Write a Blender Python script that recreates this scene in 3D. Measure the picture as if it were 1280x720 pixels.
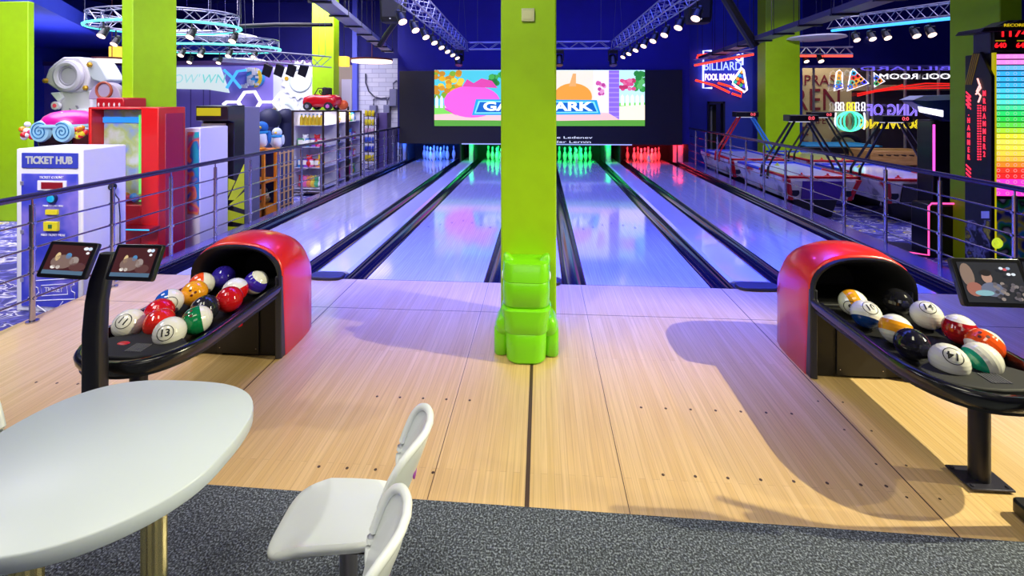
import bpy, bmesh, math, random
from mathutils import Vector, Matrix
random.seed(7)
PI = math.pi
for o in list(bpy.data.objects): bpy.data.objects.remove(o)
S = bpy.context.scene
COL = S.collection

# ------------------------------------------------------------------ camera, world, lights, exposure
F, H, U0, V0 = 570.0, 1.9, 640.0, 126.0
PSI = math.atan(36 / F)
cs, sn = math.cos(PSI), math.sin(PSI)
cam = bpy.data.cameras.new('camera'); co = bpy.data.objects.new('camera', cam); COL.objects.link(co)
cam.sensor_fit = 'HORIZONTAL'; cam.sensor_width = 36; cam.lens = F / 1280 * 36
cam.shift_y = -(360 - V0) / 1280
co.location = (0, 0, H); co.rotation_euler = (PI / 2, 0, PSI)
cam.clip_end = 200
S.camera = co
S.view_settings.view_transform = 'Standard'; S.view_settings.look = 'None'
S.view_settings.exposure = 0.0; S.view_settings.gamma = 1; S.view_settings.use_curve_mapping = False

w = bpy.data.worlds.new('world'); S.world = w; w.use_nodes = True
w.node_tree.nodes['Background'].inputs[0].default_value = (.3, .3, .8, 1)
w.node_tree.nodes['Background'].inputs[1].default_value = .14

def area(name, loc, target, size, power, color, sy=None, spread=180):
    l = bpy.data.lights.new(name, 'AREA'); l.energy = power; l.color = color; l.size = size
    if sy: l.shape = 'RECTANGLE'; l.size_y = sy
    l.spread = math.radians(spread)
    o = bpy.data.objects.new(name, l); COL.objects.link(o); o.location = loc
    o.rotation_euler = (Vector(target) - Vector(loc)).to_track_quat('-Z', 'Y').to_euler()
    return o
def spot(name, loc, target, power, color, angle=70, blend=.4, radius=.05):
    l = bpy.data.lights.new(name, 'SPOT'); l.energy = power; l.color = color
    l.spot_size = math.radians(angle); l.spot_blend = blend; l.shadow_soft_size = radius
    o = bpy.data.objects.new(name, l); COL.objects.link(o); o.location = loc
    o.rotation_euler = (Vector(target) - Vector(loc)).to_track_quat('-Z', 'Y').to_euler()
    return o
# hall lamps over the seating area (warm white), side spots, blue stage light over the lanes
area('seating_lamps', (-.2, .3, 5.4), (-.2, 1.5, 0), 3.4, 30, (1, .95, .72), 1.6, 62)
area('front_lamps', (0, -3.2, 3.6), (0, 4, 1.4), 3.2, 38, (1, .96, .88), 1.4)
spot('side_spot_right', (5.5, 2.4, 3.9), (.7, 2.1, 0), 1550, (1, .94, .62), 56, .7, .03)
spot('side_spot_right_far', (5.9, 2.1, 2.8), (1.0, 2.5, 0), 380, (1, .94, .62), 50, .6, .03)
spot('side_spot_left', (-4.2, .6, 4.2), (-1.9, 2.6, 0), 210, (1, .96, .9), 70, .5, .05)
area('lane_blue_lamps', (0, 9.2, 5.3), (0, 9.4, 0), 7.5, 500, (.11, .15, 1.0), 8, 100)
area('lane_violet_lamps', (0, 5.9, 5.3), (0, 5.1, 0), 7.5, 360, (.02, .05, 1.0), 1.0, 48)
spot('magenta_wash_left', (-.3, 7.2, 4.6), (-1.6, 3.6, .4), 70, (1, .10, .40), 34, .9, .3)
spot('magenta_wash_right', (0.2, 7.4, 4.6), (1.8, 4.1, .5), 110, (.6, .10, 1), 30, .9, .3)
spot('lane_white_spot', (0, 3.8, 5.2), (0, 10.0, 0), 90, (.7, .68, 1), 62, .9, .5)
area('arcade_lamps_left', (-8.8, 8.5, 5.2), (-8.4, 9, 0), 5, 560, (.86, .82, 1), 7, 110)
area('arcade_lamps_near', (-6.5, 3.5, 4.6), (-5.6, 6, 0), 2.5, 130, (.95, .93, 1), 2)
area('arcade_front_fill', (-3.4, 1.2, 4.7), (-5.4, 5.2, .9), 1.2, 85, (1, .98, .96), 1.2, 90)  # unseen fill light added to brighten the kiosk front
area('back_wall_fill', (-7.2, 12.2, 4.9), (-7.6, 15.5, 1.2), 4.0, 190, (.92, .88, 1), 1.0, 110)  # added light without a fixture, lifts the brick and hexagon walls
area('arcade_side_lamps', (-1.2, 7.5, 5.0), (-7, 8.5, 1.0), 2.0, 75, (.97, .95, 1), 2, 80)
area('ceiling_fill', (-12.0, 9.5, 3.0), (-11.9, 9.6, 5), 3.0, 60, (.45, .5, 1), 3)  # unseen upward fill added to lighten the lowered ceiling
spot('pillar_fill_right', (4.6, 8.6, 4.8), (7.6, 13.6, 1.6), 420, (1, .96, .85), 50, .6, .1)  # fill added to brighten the green pillar by the pool room sign
area('mural_fill', (9.2, 15.75, 4.0), (9.4, 16.5, 1.4), 3.0, 70, (1, .92, .75), .5)  # extra light put behind the glass to brighten the mural wall
area('arcade_lamps_right', (8.2, 9.5, 5.2), (8.0, 9.5, 0), 4.5, 210, (.72, .66, 1), 6, 110)
area('wall_wash_back', (0, 11.6, 5.3), (0, 15, 2.8), 16, 60, (.12, .08, 1), .6)
spot('pillar_fill', (-1.5, .2, 4.7), (0, 3.5, 2.2), 420, (1, 1, .3), 50, .7, .1)  # fill added to light the front of the middle pillar

# ------------------------------------------------------------------ photo geometry helpers (pixel -> world)
def ray(u, v):
    a = (u - U0) / F; b = (V0 - v) / F
    return Vector((-sn + a * cs, cs + a * sn, b))
def G(u, v, z=0):
    d = ray(u, v); return Vector((0, 0, H)) + d * ((z - H) / d.z)
def Q(u, v, Y):
    d = ray(u, v); return Vector((0, 0, H)) + d * (Y / d.y)
def XU(u, Y): return Q(u, 0, Y).x
def YU(u, X):
    d = ray(u, 0); return X / d.x * d.y
def ZV(v, Y, u=640): return Q(u, v, Y).z

# ------------------------------------------------------------------ materials
def lin(c):
    if isinstance(c, str):
        c = c.lstrip('#'); c = tuple(int(c[i:i + 2], 16) / 255 for i in (0, 2, 4))
    return tuple((x / 12.92 if x <= .04045 else ((x + .055) / 1.055) ** 2.4) for x in c) + (1,)
MC = {}
def mat(col, rough=.5, metal=0, emit=0, coat=0, trans=0, spec=.5):
    k = (col, rough, metal, emit, coat, trans, spec)
    if k in MC: return MC[k]
    m = bpy.data.materials.new('m%d' % len(MC)); m.use_nodes = True
    b = m.node_tree.nodes['Principled BSDF']
    c = lin(col)
    b.inputs['Base Color'].default_value = c if not emit else tuple(x * .3 for x in c[:3]) + (1,)
    b.inputs['Roughness'].default_value = rough; b.inputs['Metallic'].default_value = metal
    b.inputs['Coat Weight'].default_value = coat; b.inputs['Coat Roughness'].default_value = .05
    b.inputs['Specular IOR Level'].default_value = spec
    b.inputs['Transmission Weight'].default_value = trans
    if emit:
        b.inputs['Emission Color'].default_value = c; b.inputs['Emission Strength'].default_value = emit
    MC[k] = m; return m
def nodes(name):
    m = bpy.data.materials.new(name); m.use_nodes = True
    nt = m.node_tree; return m, nt, nt.nodes['Principled BSDF']
def N(nt, t, **kw):
    n = nt.nodes.new(t)
    for k, v in kw.items():
        if k in n.inputs.keys(): n.inputs[k].default_value = v
        else: setattr(n, k, v)
    return n
def ramp(nt, stops, interp='LINEAR'):
    r = nt.nodes.new('ShaderNodeValToRGB'); r.color_ramp.interpolation = interp
    e = r.color_ramp.elements
    e[0].position, e[0].color = stops[0][0], lin(stops[0][1])
    e[1].position, e[1].color = stops[1][0], lin(stops[1][1])
    for p, c in stops[2:]:
        x = e.new(p); x.color = lin(c)
    return r
def wood_floor(name, c1, c2, rough, bw=.035, coat=.3, mortar='#a88c66', ms=.002):
    m, nt, b = nodes(name)
    tc = N(nt, 'ShaderNodeTexCoord'); mp = N(nt, 'ShaderNodeMapping'); mp.inputs['Rotation'].default_value = (0, 0, PI / 2)
    nt.links.new(tc.outputs['Object'], mp.inputs[0])
    br = N(nt, 'ShaderNodeTexBrick'); br.inputs['Scale'].default_value = 1
    br.inputs['Brick Width'].default_value = 1.7; br.inputs['Row Height'].default_value = bw
    br.inputs['Mortar Size'].default_value = ms; br.inputs['Mortar Smooth'].default_value = .6
    br.inputs['Color1'].default_value = lin(c1); br.inputs['Color2'].default_value = lin(c2); br.inputs['Mortar'].default_value = lin(mortar)
    br.offset = .37
    nt.links.new(mp.outputs[0], br.inputs['Vector'])
    mp2 = N(nt, 'ShaderNodeMapping'); mp2.inputs['Scale'].default_value = (60, 1.2, 1); nt.links.new(tc.outputs['Object'], mp2.inputs[0])
    no = N(nt, 'ShaderNodeTexNoise'); no.inputs['Scale'].default_value = 1.6; no.inputs['Detail'].default_value = 4
    nt.links.new(mp2.outputs[0], no.inputs['Vector'])
    r = ramp(nt, [(.3, '#d8cfc4'), (.7, '#ffffff')]); nt.links.new(no.outputs[0], r.inputs[0])
    mx = N(nt, 'ShaderNodeMix', data_type='RGBA', blend_type='MULTIPLY'); mx.inputs[0].default_value = .6
    nt.links.new(br.outputs[0], mx.inputs[6]); nt.links.new(r.outputs[0], mx.inputs[7])
    nt.links.new(mx.outputs[2], b.inputs['Base Color'])
    b.inputs['Roughness'].default_value = rough; b.inputs['Coat Weight'].default_value = coat; b.inputs['Coat Roughness'].default_value = .08
    return m
M_APPR = wood_floor('approach_wood', '#e3c188', '#dbb679', .42, coat=.25, mortar='#c09c6a', ms=.0012)
M_LANE = wood_floor('lane_boards', '#cfcede', '#c6c6da', .12, bw=.03, coat=.8, mortar='#b0aec2')
def carpet_mat():
    m, nt, b = nodes('grey_carpet')
    tc = N(nt, 'ShaderNodeTexCoord')
    n1 = N(nt, 'ShaderNodeTexNoise'); n1.inputs['Scale'].default_value = 120; n1.inputs['Detail'].default_value = 3
    nt.links.new(tc.outputs['Object'], n1.inputs['Vector'])
    r = ramp(nt, [(.36, '#23262c'), (.52, '#4c525c'), (.66, '#8b939e')]); nt.links.new(n1.outputs[0], r.inputs[0])
    nt.links.new(r.outputs[0], b.inputs['Base Color']); b.inputs['Roughness'].default_value = .95
    bp = N(nt, 'ShaderNodeBump'); bp.inputs['Strength'].default_value = .6; bp.inputs['Distance'].default_value = .01
    nt.links.new(n1.outputs[0], bp.inputs['Height']); nt.links.new(bp.outputs[0], b.inputs['Normal'])
    return m
M_CARPET = carpet_mat()
def arcade_floor():
    m, nt, b = nodes('patterned_carpet')
    tc = N(nt, 'ShaderNodeTexCoord'); mp = N(nt, 'ShaderNodeMapping'); mp.inputs['Scale'].default_value = (1.0, 1.8, 1)
    nt.links.new(tc.outputs['Object'], mp.inputs[0])
    n1 = N(nt, 'ShaderNodeTexNoise'); n1.inputs['Scale'].default_value = 2.3; n1.inputs['Detail'].default_value = 2; n1.inputs['Distortion'].default_value = 1.2
    nt.links.new(mp.outputs[0], n1.inputs['Vector'])
    r = ramp(nt, [(.0, '#1d1c4a'), (.40, '#2a2a78'), (.46, '#5a58b0'), (.50, '#2a2660'), (.56, '#c9c6dc'), (.585, '#2b2a70'), (.66, '#3b3396'), (.68, '#d9d9ea'), (.70, '#2a2560')]); nt.links.new(n1.outputs[0], r.inputs[0])
    vo = N(nt, 'ShaderNodeTexVoronoi'); vo.inputs['Scale'].default_value = 1.5; nt.links.new(mp.outputs[0], vo.inputs['Vector'])
    r2 = ramp(nt, [(0, '#ffffff'), (.13, '#000000'), (.2, '#000000'), (.21, '#ffffff'), (.235, '#000000')], 'CONSTANT'); nt.links.new(vo.outputs['Distance'], r2.inputs[0])
    mx = N(nt, 'ShaderNodeMix', data_type='RGBA'); nt.links.new(r2.outputs[0], mx.inputs[0]); nt.links.new(r.outputs[0], mx.inputs[6]); mx.inputs[7].default_value = lin('#d9c93a')
    nt.links.new(mx.outputs[2], b.inputs['Base Color']); b.inputs['Roughness'].default_value = .8
    return m
M_ARC = arcade_floor()
def brick_mat(name, c1, c2, mo, bw=.5, rh=.16):
    m, nt, b = nodes(name)
    tc = N(nt, 'ShaderNodeTexCoord'); mp = N(nt, 'ShaderNodeMapping'); mp.inputs['Rotation'].default_value = (PI / 2, 0, 0)
    nt.links.new(tc.outputs['Object'], mp.inputs[0])
    br = N(nt, 'ShaderNodeTexBrick'); br.inputs['Scale'].default_value = 1; br.inputs['Brick Width'].default_value = bw; br.inputs['Row Height'].default_value = rh
    br.inputs['Mortar Size'].default_value = .008
    for k, c in (('Color1', c1), ('Color2', c2), ('Mortar', mo)): br.inputs[k].default_value = lin(c)
    nt.links.new(mp.outputs[0], br.inputs['Vector']); nt.links.new(br.outputs[0], b.inputs['Base Color']); b.inputs['Roughness'].default_value = .7
    return m
M_BRICK = brick_mat('white_brick', '#d6d4e6', '#c4c4dc', '#9a98b8')
def noise_mat(name, stops, scale, rough=.6, bump=0, sc=(1, 1, 1), detail=3):
    m, nt, b = nodes(name)
    tc = N(nt, 'ShaderNodeTexCoord'); mp = N(nt, 'ShaderNodeMapping'); mp.inputs['Scale'].default_value = sc
    nt.links.new(tc.outputs['Object'], mp.inputs[0])
    n1 = N(nt, 'ShaderNodeTexNoise'); n1.inputs['Scale'].default_value = scale; n1.inputs['Detail'].default_value = detail
    nt.links.new(mp.outputs[0], n1.inputs['Vector'])
    r = ramp(nt, stops); nt.links.new(n1.outputs[0], r.inputs[0]); nt.links.new(r.outputs[0], b.inputs['Base Color'])
    b.inputs['Roughness'].default_value = rough
    if bump:
        bp = N(nt, 'ShaderNodeBump'); bp.inputs['Strength'].default_value = bump; bp.inputs['Distance'].default_value = .01
        nt.links.new(n1.outputs[0], bp.inputs['Height']); nt.links.new(bp.outputs[0], b.inputs['Normal'])
    return m
M_GREEN = noise_mat('lime_paint', [(.3, '#a2d400'), (.7, '#9dcc00')], 6, .5)
M_NAVY = noise_mat('navy_paint', [(.3, '#15127c'), (.7, '#171486')], 2, .7)
M_BLUE = noise_mat('blue_paint', [(.3, '#2a3cc4'), (.7, '#2e42cc')], 2, .6)
def glass_mat(tint='#ffffff', refl=.08):
    m = bpy.data.materials.new('clear_glass'); m.use_nodes = True; nt = m.node_tree; nt.nodes.clear()
    out = N(nt, 'ShaderNodeOutputMaterial'); t = N(nt, 'ShaderNodeBsdfTransparent'); g = N(nt, 'ShaderNodeBsdfGlossy')
    t.inputs[0].default_value = lin(tint); g.inputs['Roughness'].default_value = .02
    mx = N(nt, 'ShaderNodeMixShader'); mx.inputs[0].default_value = refl; nt.links.new(t.outputs[0], mx.inputs[1]); nt.links.new(g.outputs[0], mx.inputs[2])
    nt.links.new(mx.outputs[0], out.inputs[0]); return m
M_GLASS = glass_mat()
BLK = mat('#15151a', .35); BLKM = mat('#0c0c10', .6); WHT = mat('#e9e9ee', .35, coat=.2); STEEL = mat('#b9b6c4', .22, 1)
DKRAIL = mat('#5b5266', .25, .8); CHROME = mat('#d8d8e0', .12, 1); RED = mat('#e0261a', .3, coat=.4)
ALU = mat('#9a9ab4', .35, .6)
WIRE = mat('#4a4a6a', .5)

# ------------------------------------------------------------------ mesh helpers
ORG = {}
class MB:
    def __init__(s): s.v = []; s.f = []; s.m = []
    def add(s, vs, fs, m=0):
        n = len(s.v); s.v += [Vector(p) for p in vs]
        for f in fs: s.f.append([i + n for i in f]); s.m.append(m)
        return s
    def box(s, x0, x1, y0, y1, z0, z1, m=0):
        vs = [(x, y, z) for z in (z0, z1) for y in (y0, y1) for x in (x0, x1)]
        return s.add(vs, [(0, 2, 3, 1), (4, 5, 7, 6), (0, 1, 5, 4), (2, 6, 7, 3), (0, 4, 6, 2), (1, 3, 7, 5)], m)
    def cyl(s, p0, p1, r, r1=None, seg=12, m=0):
        p0, p1 = Vector(p0), Vector(p1); r1 = r if r1 is None else r1
        q = (p1 - p0).to_track_quat('Z', 'X').to_matrix()
        vs = []
        for p, rr in ((p0, r), (p1, r1)):
            for i in range(seg):
                a = 2 * PI * i / seg; vs.append(p + q @ Vector((rr * math.cos(a), rr * math.sin(a), 0)))
        fs = [(i, (i + 1) % seg, seg + (i + 1) % seg, seg + i) for i in range(seg)] + [tuple(range(seg))[::-1], tuple(range(seg, 2 * seg))]
        return s.add(vs, fs, m)
    def loft(s, rings, closed=True, cap=True, loop=False, m=0):
        n = len(rings[0]); vs = [p for r in rings for p in r]; fs = []
        R = len(rings)
        for j in range(R if loop else R - 1):
            k = (j + 1) % R
            for i in range(n if closed else n - 1):
                i2 = (i + 1) % n; fs.append((j * n + i, j * n + i2, k * n + i2, k * n + i))
        if cap and closed and not loop: fs += [tuple(range(n))[::-1], tuple(range((R - 1) * n, R * n))]
        return s.add(vs, fs, m)
    def tube(s, pts, r, seg=8, closed=False, m=0):
        pts = [Vector(p) for p in pts]; n = len(pts); rings = []
        up = Vector((0, 0, 1))
        for i, p in enumerate(pts):
            a = pts[(i - 1) % n] if (closed or i > 0) else p; b = pts[(i + 1) % n] if (closed or i < n - 1) else p
            t = (b - a).normalized(); ref = up if abs(t.z) < .95 else Vector((0, 1, 0))
            x = t.cross(ref).normalized(); y = x.cross(t).normalized()
            rr = r[i] if isinstance(r, (list, tuple)) else r
            rings.append([p + x * rr * math.cos(2 * PI * k / seg) + y * rr * math.sin(2 * PI * k / seg) for k in range(seg)])
        return s.loft(rings, True, True, closed, m)
    def lathe(s, prof, seg=20, c=(0, 0, 0), M=None, m=0):
        c = Vector(c); rings = []
        for r, z in prof:
            rg = [Vector((r * math.cos(2 * PI * i / seg), r * math.sin(2 * PI * i / seg), z)) for i in range(seg)]
            if M: rg = [M @ p for p in rg]
            rings.append([c + p for p in rg])
        return s.loft(rings, True, True, False, m)
    def ball(s, c, r, seg=16, rg=10, m=0, M=None):
        r = (r, r, r) if not isinstance(r, (tuple, list)) else r; c = Vector(c); rings = []
        for j in range(rg + 1):
            th = PI * (j + .001) / (rg + .002)
            ring = [Vector((r[0] * math.sin(th) * math.cos(2 * PI * i / seg), r[1] * math.sin(th) * math.sin(2 * PI * i / seg), -r[2] * math.cos(th))) for i in range(seg)]
            if M: ring = [M @ p for p in ring]
            rings.append([c + p for p in ring])
        return s.loft(rings, True, True, False, m)
    def prism(s, poly, plane, d0, d1, m=0):
        def P(a, b, d): return {'xz': (a, d, b), 'xy': (a, b, d), 'yz': (d, a, b)}[plane]
        n = len(poly); vs = [P(a, b, d0) for a, b in poly] + [P(a, b, d1) for a, b in poly]
        fs = [(i, (i + 1) % n, n + (i + 1) % n, n + i) for i in range(n)] + [tuple(range(n))[::-1], tuple(range(n, 2 * n))]
        return s.add(vs, fs, m)
    def torus(s, c, R, r, M=None, seg=32, sg=8, m=0):
        c = Vector(c); pts = []
        for i in range(seg):
            a = 2 * PI * i / seg; ring = []
            for j in range(sg):
                b = 2 * PI * j / sg; p = Vector(((R + r * math.cos(b)) * math.cos(a), (R + r * math.cos(b)) * math.sin(a), r * math.sin(b)))
                ring.append(c + (M @ p if M else p))
            pts.append(ring)
        return s.loft(pts, True, False, True, m)
    def tf(s, M):
        s.v = [M @ p for p in s.v]; return s
    def build(s, name, mats, parent=None, bevel=0, sub=0, smooth=35, seg=2, org=None):
        if not isinstance(mats, (list, tuple)): mats = [mats]
        if parent is not None: o0 = ORG[parent.name]
        elif org is not None: o0 = Vector(org)
        else:
            xs = [p.x for p in s.v]; ys = [p.y for p in s.v]; zs = [p.z for p in s.v]
            o0 = Vector(((min(xs) + max(xs)) / 2, (min(ys) + max(ys)) / 2, min(zs)))
        me = bpy.data.meshes.new(name); me.from_pydata([tuple(p - o0) for p in s.v], [], s.f)
        for mm in mats: me.materials.append(mm)
        me.polygons.foreach_set('material_index', s.m)
        bm = bmesh.new(); bm.from_mesh(me); bmesh.ops.recalc_face_normals(bm, faces=bm.faces); bm.to_mesh(me); bm.free()
        if smooth:
            me.shade_smooth()
            if not sub: me.set_sharp_from_angle(angle=math.radians(smooth))
        o = bpy.data.objects.new(name, me); COL.objects.link(o)
        if parent is not None: o.parent = parent
        else: o.location = o0
        ORG[o.name] = o0
        if bevel:
            b = o.modifiers.new('bevel', 'BEVEL'); b.width = bevel; b.segments = seg; b.limit_method = 'ANGLE'; b.angle_limit = math.radians(40)
        if sub:
            b = o.modifiers.new('sub', 'SUBSURF'); b.levels = sub; b.render_levels = sub
        return o
def tag(o, label, cat, group=None):
    o['label'] = label; o['category'] = cat
    if group: o['group'] = group
    return o
def thing(name, loc, label, cat, group=None):
    o = bpy.data.objects.new(name, None); COL.objects.link(o); o.location = loc; ORG[o.name] = Vector(loc)
    o.empty_display_size = .1
    return tag(o, label, cat, group)
def struct(o): o['kind'] = 'structure'; return o
def dup(root, loc, rz=None, label=None, group=None, scale=None):
    r = root.copy(); COL.objects.link(r); r.location = loc
    if rz is not None: r.rotation_euler = (0, 0, rz)
    if label: r['label'] = label
    if group: r['group'] = group
    if scale: r.scale = (scale,) * 3
    ORG[r.name] = Vector(loc)
    def rec(src, dst):
        for ch in list(src.children):
            c = ch.copy(); COL.objects.link(c); c.parent = dst; ORG[c.name] = ORG.get(ch.name, Vector()); rec(ch, c)
    rec(root, r); return r
FRONT = Matrix(((1, 0, 0), (0, 0, -1), (0, 1, 0)))      # text facing -Y
SIDEL = Matrix(((0, 0, 1), (1, 0, 0), (0, 1, 0)))       # text facing +X
SIDER = Matrix(((0, 0, -1), (-1, 0, 0), (0, 1, 0)))     # text facing -X
def text_mesh(txt, size, ext=.002, outline=0, align='CENTER', bold=0, res=3):
    c = bpy.data.curves.new('t', 'FONT'); c.body = txt; c.size = size; c.extrude = ext; c.align_x = align; c.align_y = 'CENTER'
    c.resolution_u = res; c.offset = bold
    if outline: c.fill_mode = 'NONE'; c.extrude = 0; c.bevel_depth = outline; c.bevel_resolution = 1
    o = bpy.data.objects.new('t', c); COL.objects.link(o)
    bpy.context.view_layer.update()
    dg = bpy.context.evaluated_depsgraph_get(); me = bpy.data.meshes.new_from_object(o.evaluated_get(dg))
    bpy.data.objects.remove(o); bpy.data.curves.remove(c); return me
def text(name, txt, size, loc, rot, m, parent, ext=.002, outline=0, sx=1, sy=1, bold=0, align='CENTER', tilt=None, fit=None):
    """lettering mesh placed with its centre at loc; rot = 3x3 orientation"""
    me = text_mesh(txt, size, ext, outline, align, bold)
    if fit:
        xs = [v.co.x for v in me.vertices]; ys = [v.co.y for v in me.vertices]
        sx = math.copysign(fit[0] / (max(xs) - min(xs)), sx); sy = fit[1] / (max(ys) - min(ys)); me.transform(Matrix.Translation((-(max(xs) + min(xs)) / 2, -(max(ys) + min(ys)) / 2, 0)))
    M = rot.to_4x4(); o0 = ORG[parent.name] if parent is not None else Vector(loc)
    Sm = Matrix.Diagonal((sx, sy, 1, 1))
    T = Matrix.Translation(Vector(loc) - o0) @ M @ (tilt.to_4x4() if tilt else Matrix()) @ Sm
    me.transform(T)
    if sx * sy < 0: me.flip_normals()
    me.materials.clear(); me.materials.append(m)
    o = bpy.data.objects.new(name, me); COL.objects.link(o)
    if parent is not None: o.parent = parent
    else: o.location = o0
    ORG[o.name] = o0; return o
def rrect(w, h, r, n=5):
    pts = []
    for cx, cy, a0 in ((w / 2 - r, h / 2 - r, 0), (-w / 2 + r, h / 2 - r, 90), (-w / 2 + r, -h / 2 + r, 180), (w / 2 - r, -h / 2 + r, 270)):
        for i in range(n + 1):
            a = math.radians(a0 + 90 * i / n); pts.append((cx + r * math.cos(a), cy + r * math.sin(a)))
    return pts
def xf(loc, rz=0, rx=0, ry=0):
    return Matrix.Translation(loc) @ Matrix.Rotation(rz, 4, 'Z') @ Matrix.Rotation(rx, 4, 'X') @ Matrix.Rotation(ry, 4, 'Y')
ORD = ['first', 'second', 'third', 'fourth', 'fifth', 'sixth', 'seventh', 'eighth', 'ninth', 'tenth', 'eleventh', 'twelfth']
# ------------------------------------------------------------------ structure
XC = -.065
YF = 4.74          # foul line
LW, GW = 1.25, .25
LANES = [(-3.98, -2.73), (-1.85, -.60), (.47, 1.72), (2.65, 3.90)]
AF = -.30          # arcade floor level
YE = 15.05
m = MB(); m.box(-4.45, 4.52, -4, YF, -.3, 0)
m.box(-4.45, 4.52, 4.08, 4.083, -.001, .0012, 1)
# boards joint lines and dots of the approach are pattern in the same mesh
for x, wd in ((XC, .011), (-.54, .0015), (.41, .0015), (1.82, .003), (-1.95, .003)): m.box(x - wd, x + wd, 2.0, YF, -.001, .0012, 1)
for yy, xs in ((2.87, (-1.05, -.9, -.75, -.6, -.45)), (2.30, (-1.15, -1.0, -.85, -.7, -.55)), (2.87, (.62, .77, .92, 1.07, 1.22, 1.37, 1.52)), (2.36, (.62, .78, .94, 1.10, 1.26, 1.42, 1.58, 1.7)), (2.87, (-3.4, -3.25, -3.1, -2.95))):
    for x in xs: m.cyl((x, yy, 0), (x, yy, .0013), .008, seg=10, m=1)
for x in (1.75, 1.9):
    for yy in (3.0, 2.75, 2.5, 2.3): m.cyl((x, yy, 0), (x, yy, .0013), .006, seg=8, m=1)
struct(m.build('floor', [M_APPR, mat('#4a3524', .6)], org=(0, 0, 0), smooth=0))
m = MB(); p0, p1 = G(262, 608), G(1280, 680)
def cy(x): return p0.y + (p1.y - p0.y) * (x - p0.x) / (p1.x - p0.x)
m.prism([(-4.45, -4), (4.52, -4), (4.52, cy(4.52)), (-4.45, cy(-4.45))], 'xy', 0, .009)
struct(m.build('floor_carpet', M_CARPET, org=(0, 0, 0), smooth=0))
m = MB(); m.box(-17, 14.5, -4, 20, -.5, AF); struct(m.build('floor_arcade', M_ARC, org=(0, 0, 0), smooth=0))
m = MB(); m.box(-4.45, 4.52, YF, YE + .6, -.3, -.13); struct(m.build('floor_lane_bed', BLKM, org=(0, 0, 0), smooth=0))
m = MB(); m.box(-17, 14.5, -4, 20, 5.7, 5.8); struct(m.build('ceiling', M_NAVY, org=(0, 0, 0), smooth=0))
m = MB(); m.box(-17, 14.5, 17.0, 17.2, AF, 5.7); struct(m.build('wall_back', M_NAVY, org=(0, 0, 0), smooth=0))
m = MB(); m.box(-17.2, -17, -4, 20, AF, 5.7); struct(m.build('wall_left', M_BLUE, org=(0, 0, 0), smooth=0))
m = MB(); m.box(14.5, 14.7, -4, 20, AF, 5.7); struct(m.build('wall_right', M_NAVY, org=(0, 0, 0), smooth=0))
m = MB(); m.box(-17, 14.5, -4.2, -4, AF, 5.7); struct(m.build('wall_front', mat('#c9c6d6', .7), org=(0, 0, 0), smooth=0))
# lowered ceiling on the left
za = 3.72
pts = [G(u, v, za) for u, v in ((-420, 40), (-60, 2), (40, 2), (138, 51), (128, 58))]
poly = [(-17, pts[1].y - 1.0), (pts[2].x, pts[2].y), (pts[3].x, pts[3].y), (-12.2, 17), (-17, 17)]
m = MB(); m.prism(poly, 'xy', za, za + .35); struct(m.build('ceiling_lowered', M_BLUE, org=(0, 0, 0), smooth=0))

# screen wall over the pins
YS = 13.95
xa, xb = XU(497, YS), XU(862, YS)
m = MB(); m.box(xa, xb, YS, YS + .10, .60, 5.7); struct(m.build('wall_screen', M_NAVY, org=(0, 0, 0), smooth=0))
m = MB(); m.box(xa, xa + .12, YS + .1, YE + .6, -.13, 5.7); m.box(xb - .12, xb, YS + .1, YE + .6, -.13, 5.7); m.box(xa, xb, YE + .5, YE + .6, -.13, 1.4)
struct(m.build('wall_pin_deck', BLKM, org=(0, 0, 0), smooth=0))
# blue wall on the right with the open doorway
YB = 15.2
xr0, xr1 = xb, XU(1003, YB)
d0, d1, dz = XU(884, YB), XU(906, YB), ZV(127, YB, 895)
m = MB(); m.box(xr0, d0, YB, YB + .15, AF, 5.7); m.box(d1, xr1, YB, YB + .15, AF, 5.7); m.box(d0, d1, YB, YB + .15, dz, 5.7)
struct(m.build('wall_blue', M_BLUE, org=(0, 0, 0), smooth=0))
m = MB(); m.box(d0, d0 + .06, YB - .03, YB + .2, AF, dz); m.box(d1 - .06, d1, YB - .03, YB + .2, AF, dz); m.box(d0, d1, YB - .03, YB + .2, dz - .06, dz)
struct(m.build('door_1', mat('#0c0f3c', .5), org=(0, 0, 0), smooth=0))
m = MB(); m.box(d0 + .25, d1 - .05, YB + .6, YB + .64, AF, dz - .1, 0); m.box(d0 + .3, d0 + .36, YB + .55, YB + .6, AF, dz - .15, 1)
struct(m.build('door_2', [BLKM, mat('#8a90a8', .4)], org=(0, 0, 0), smooth=0))
# right: soffit above the glass partition
gx0, gx1 = XU(1003, YB), 14.5
gz = ZV(84, YB, 1100)
m = MB(); m.box(gx0, gx1, YB, YB + .2, gz, 5.7); m.box(gx0, gx1, YB - .03, YB, gz - .02, gz + .07, 1)
struct(m.build('wall_soffit', [M_NAVY, mat('#8f86c8', .4)], org=(0, 0, 0), smooth=0))
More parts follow.
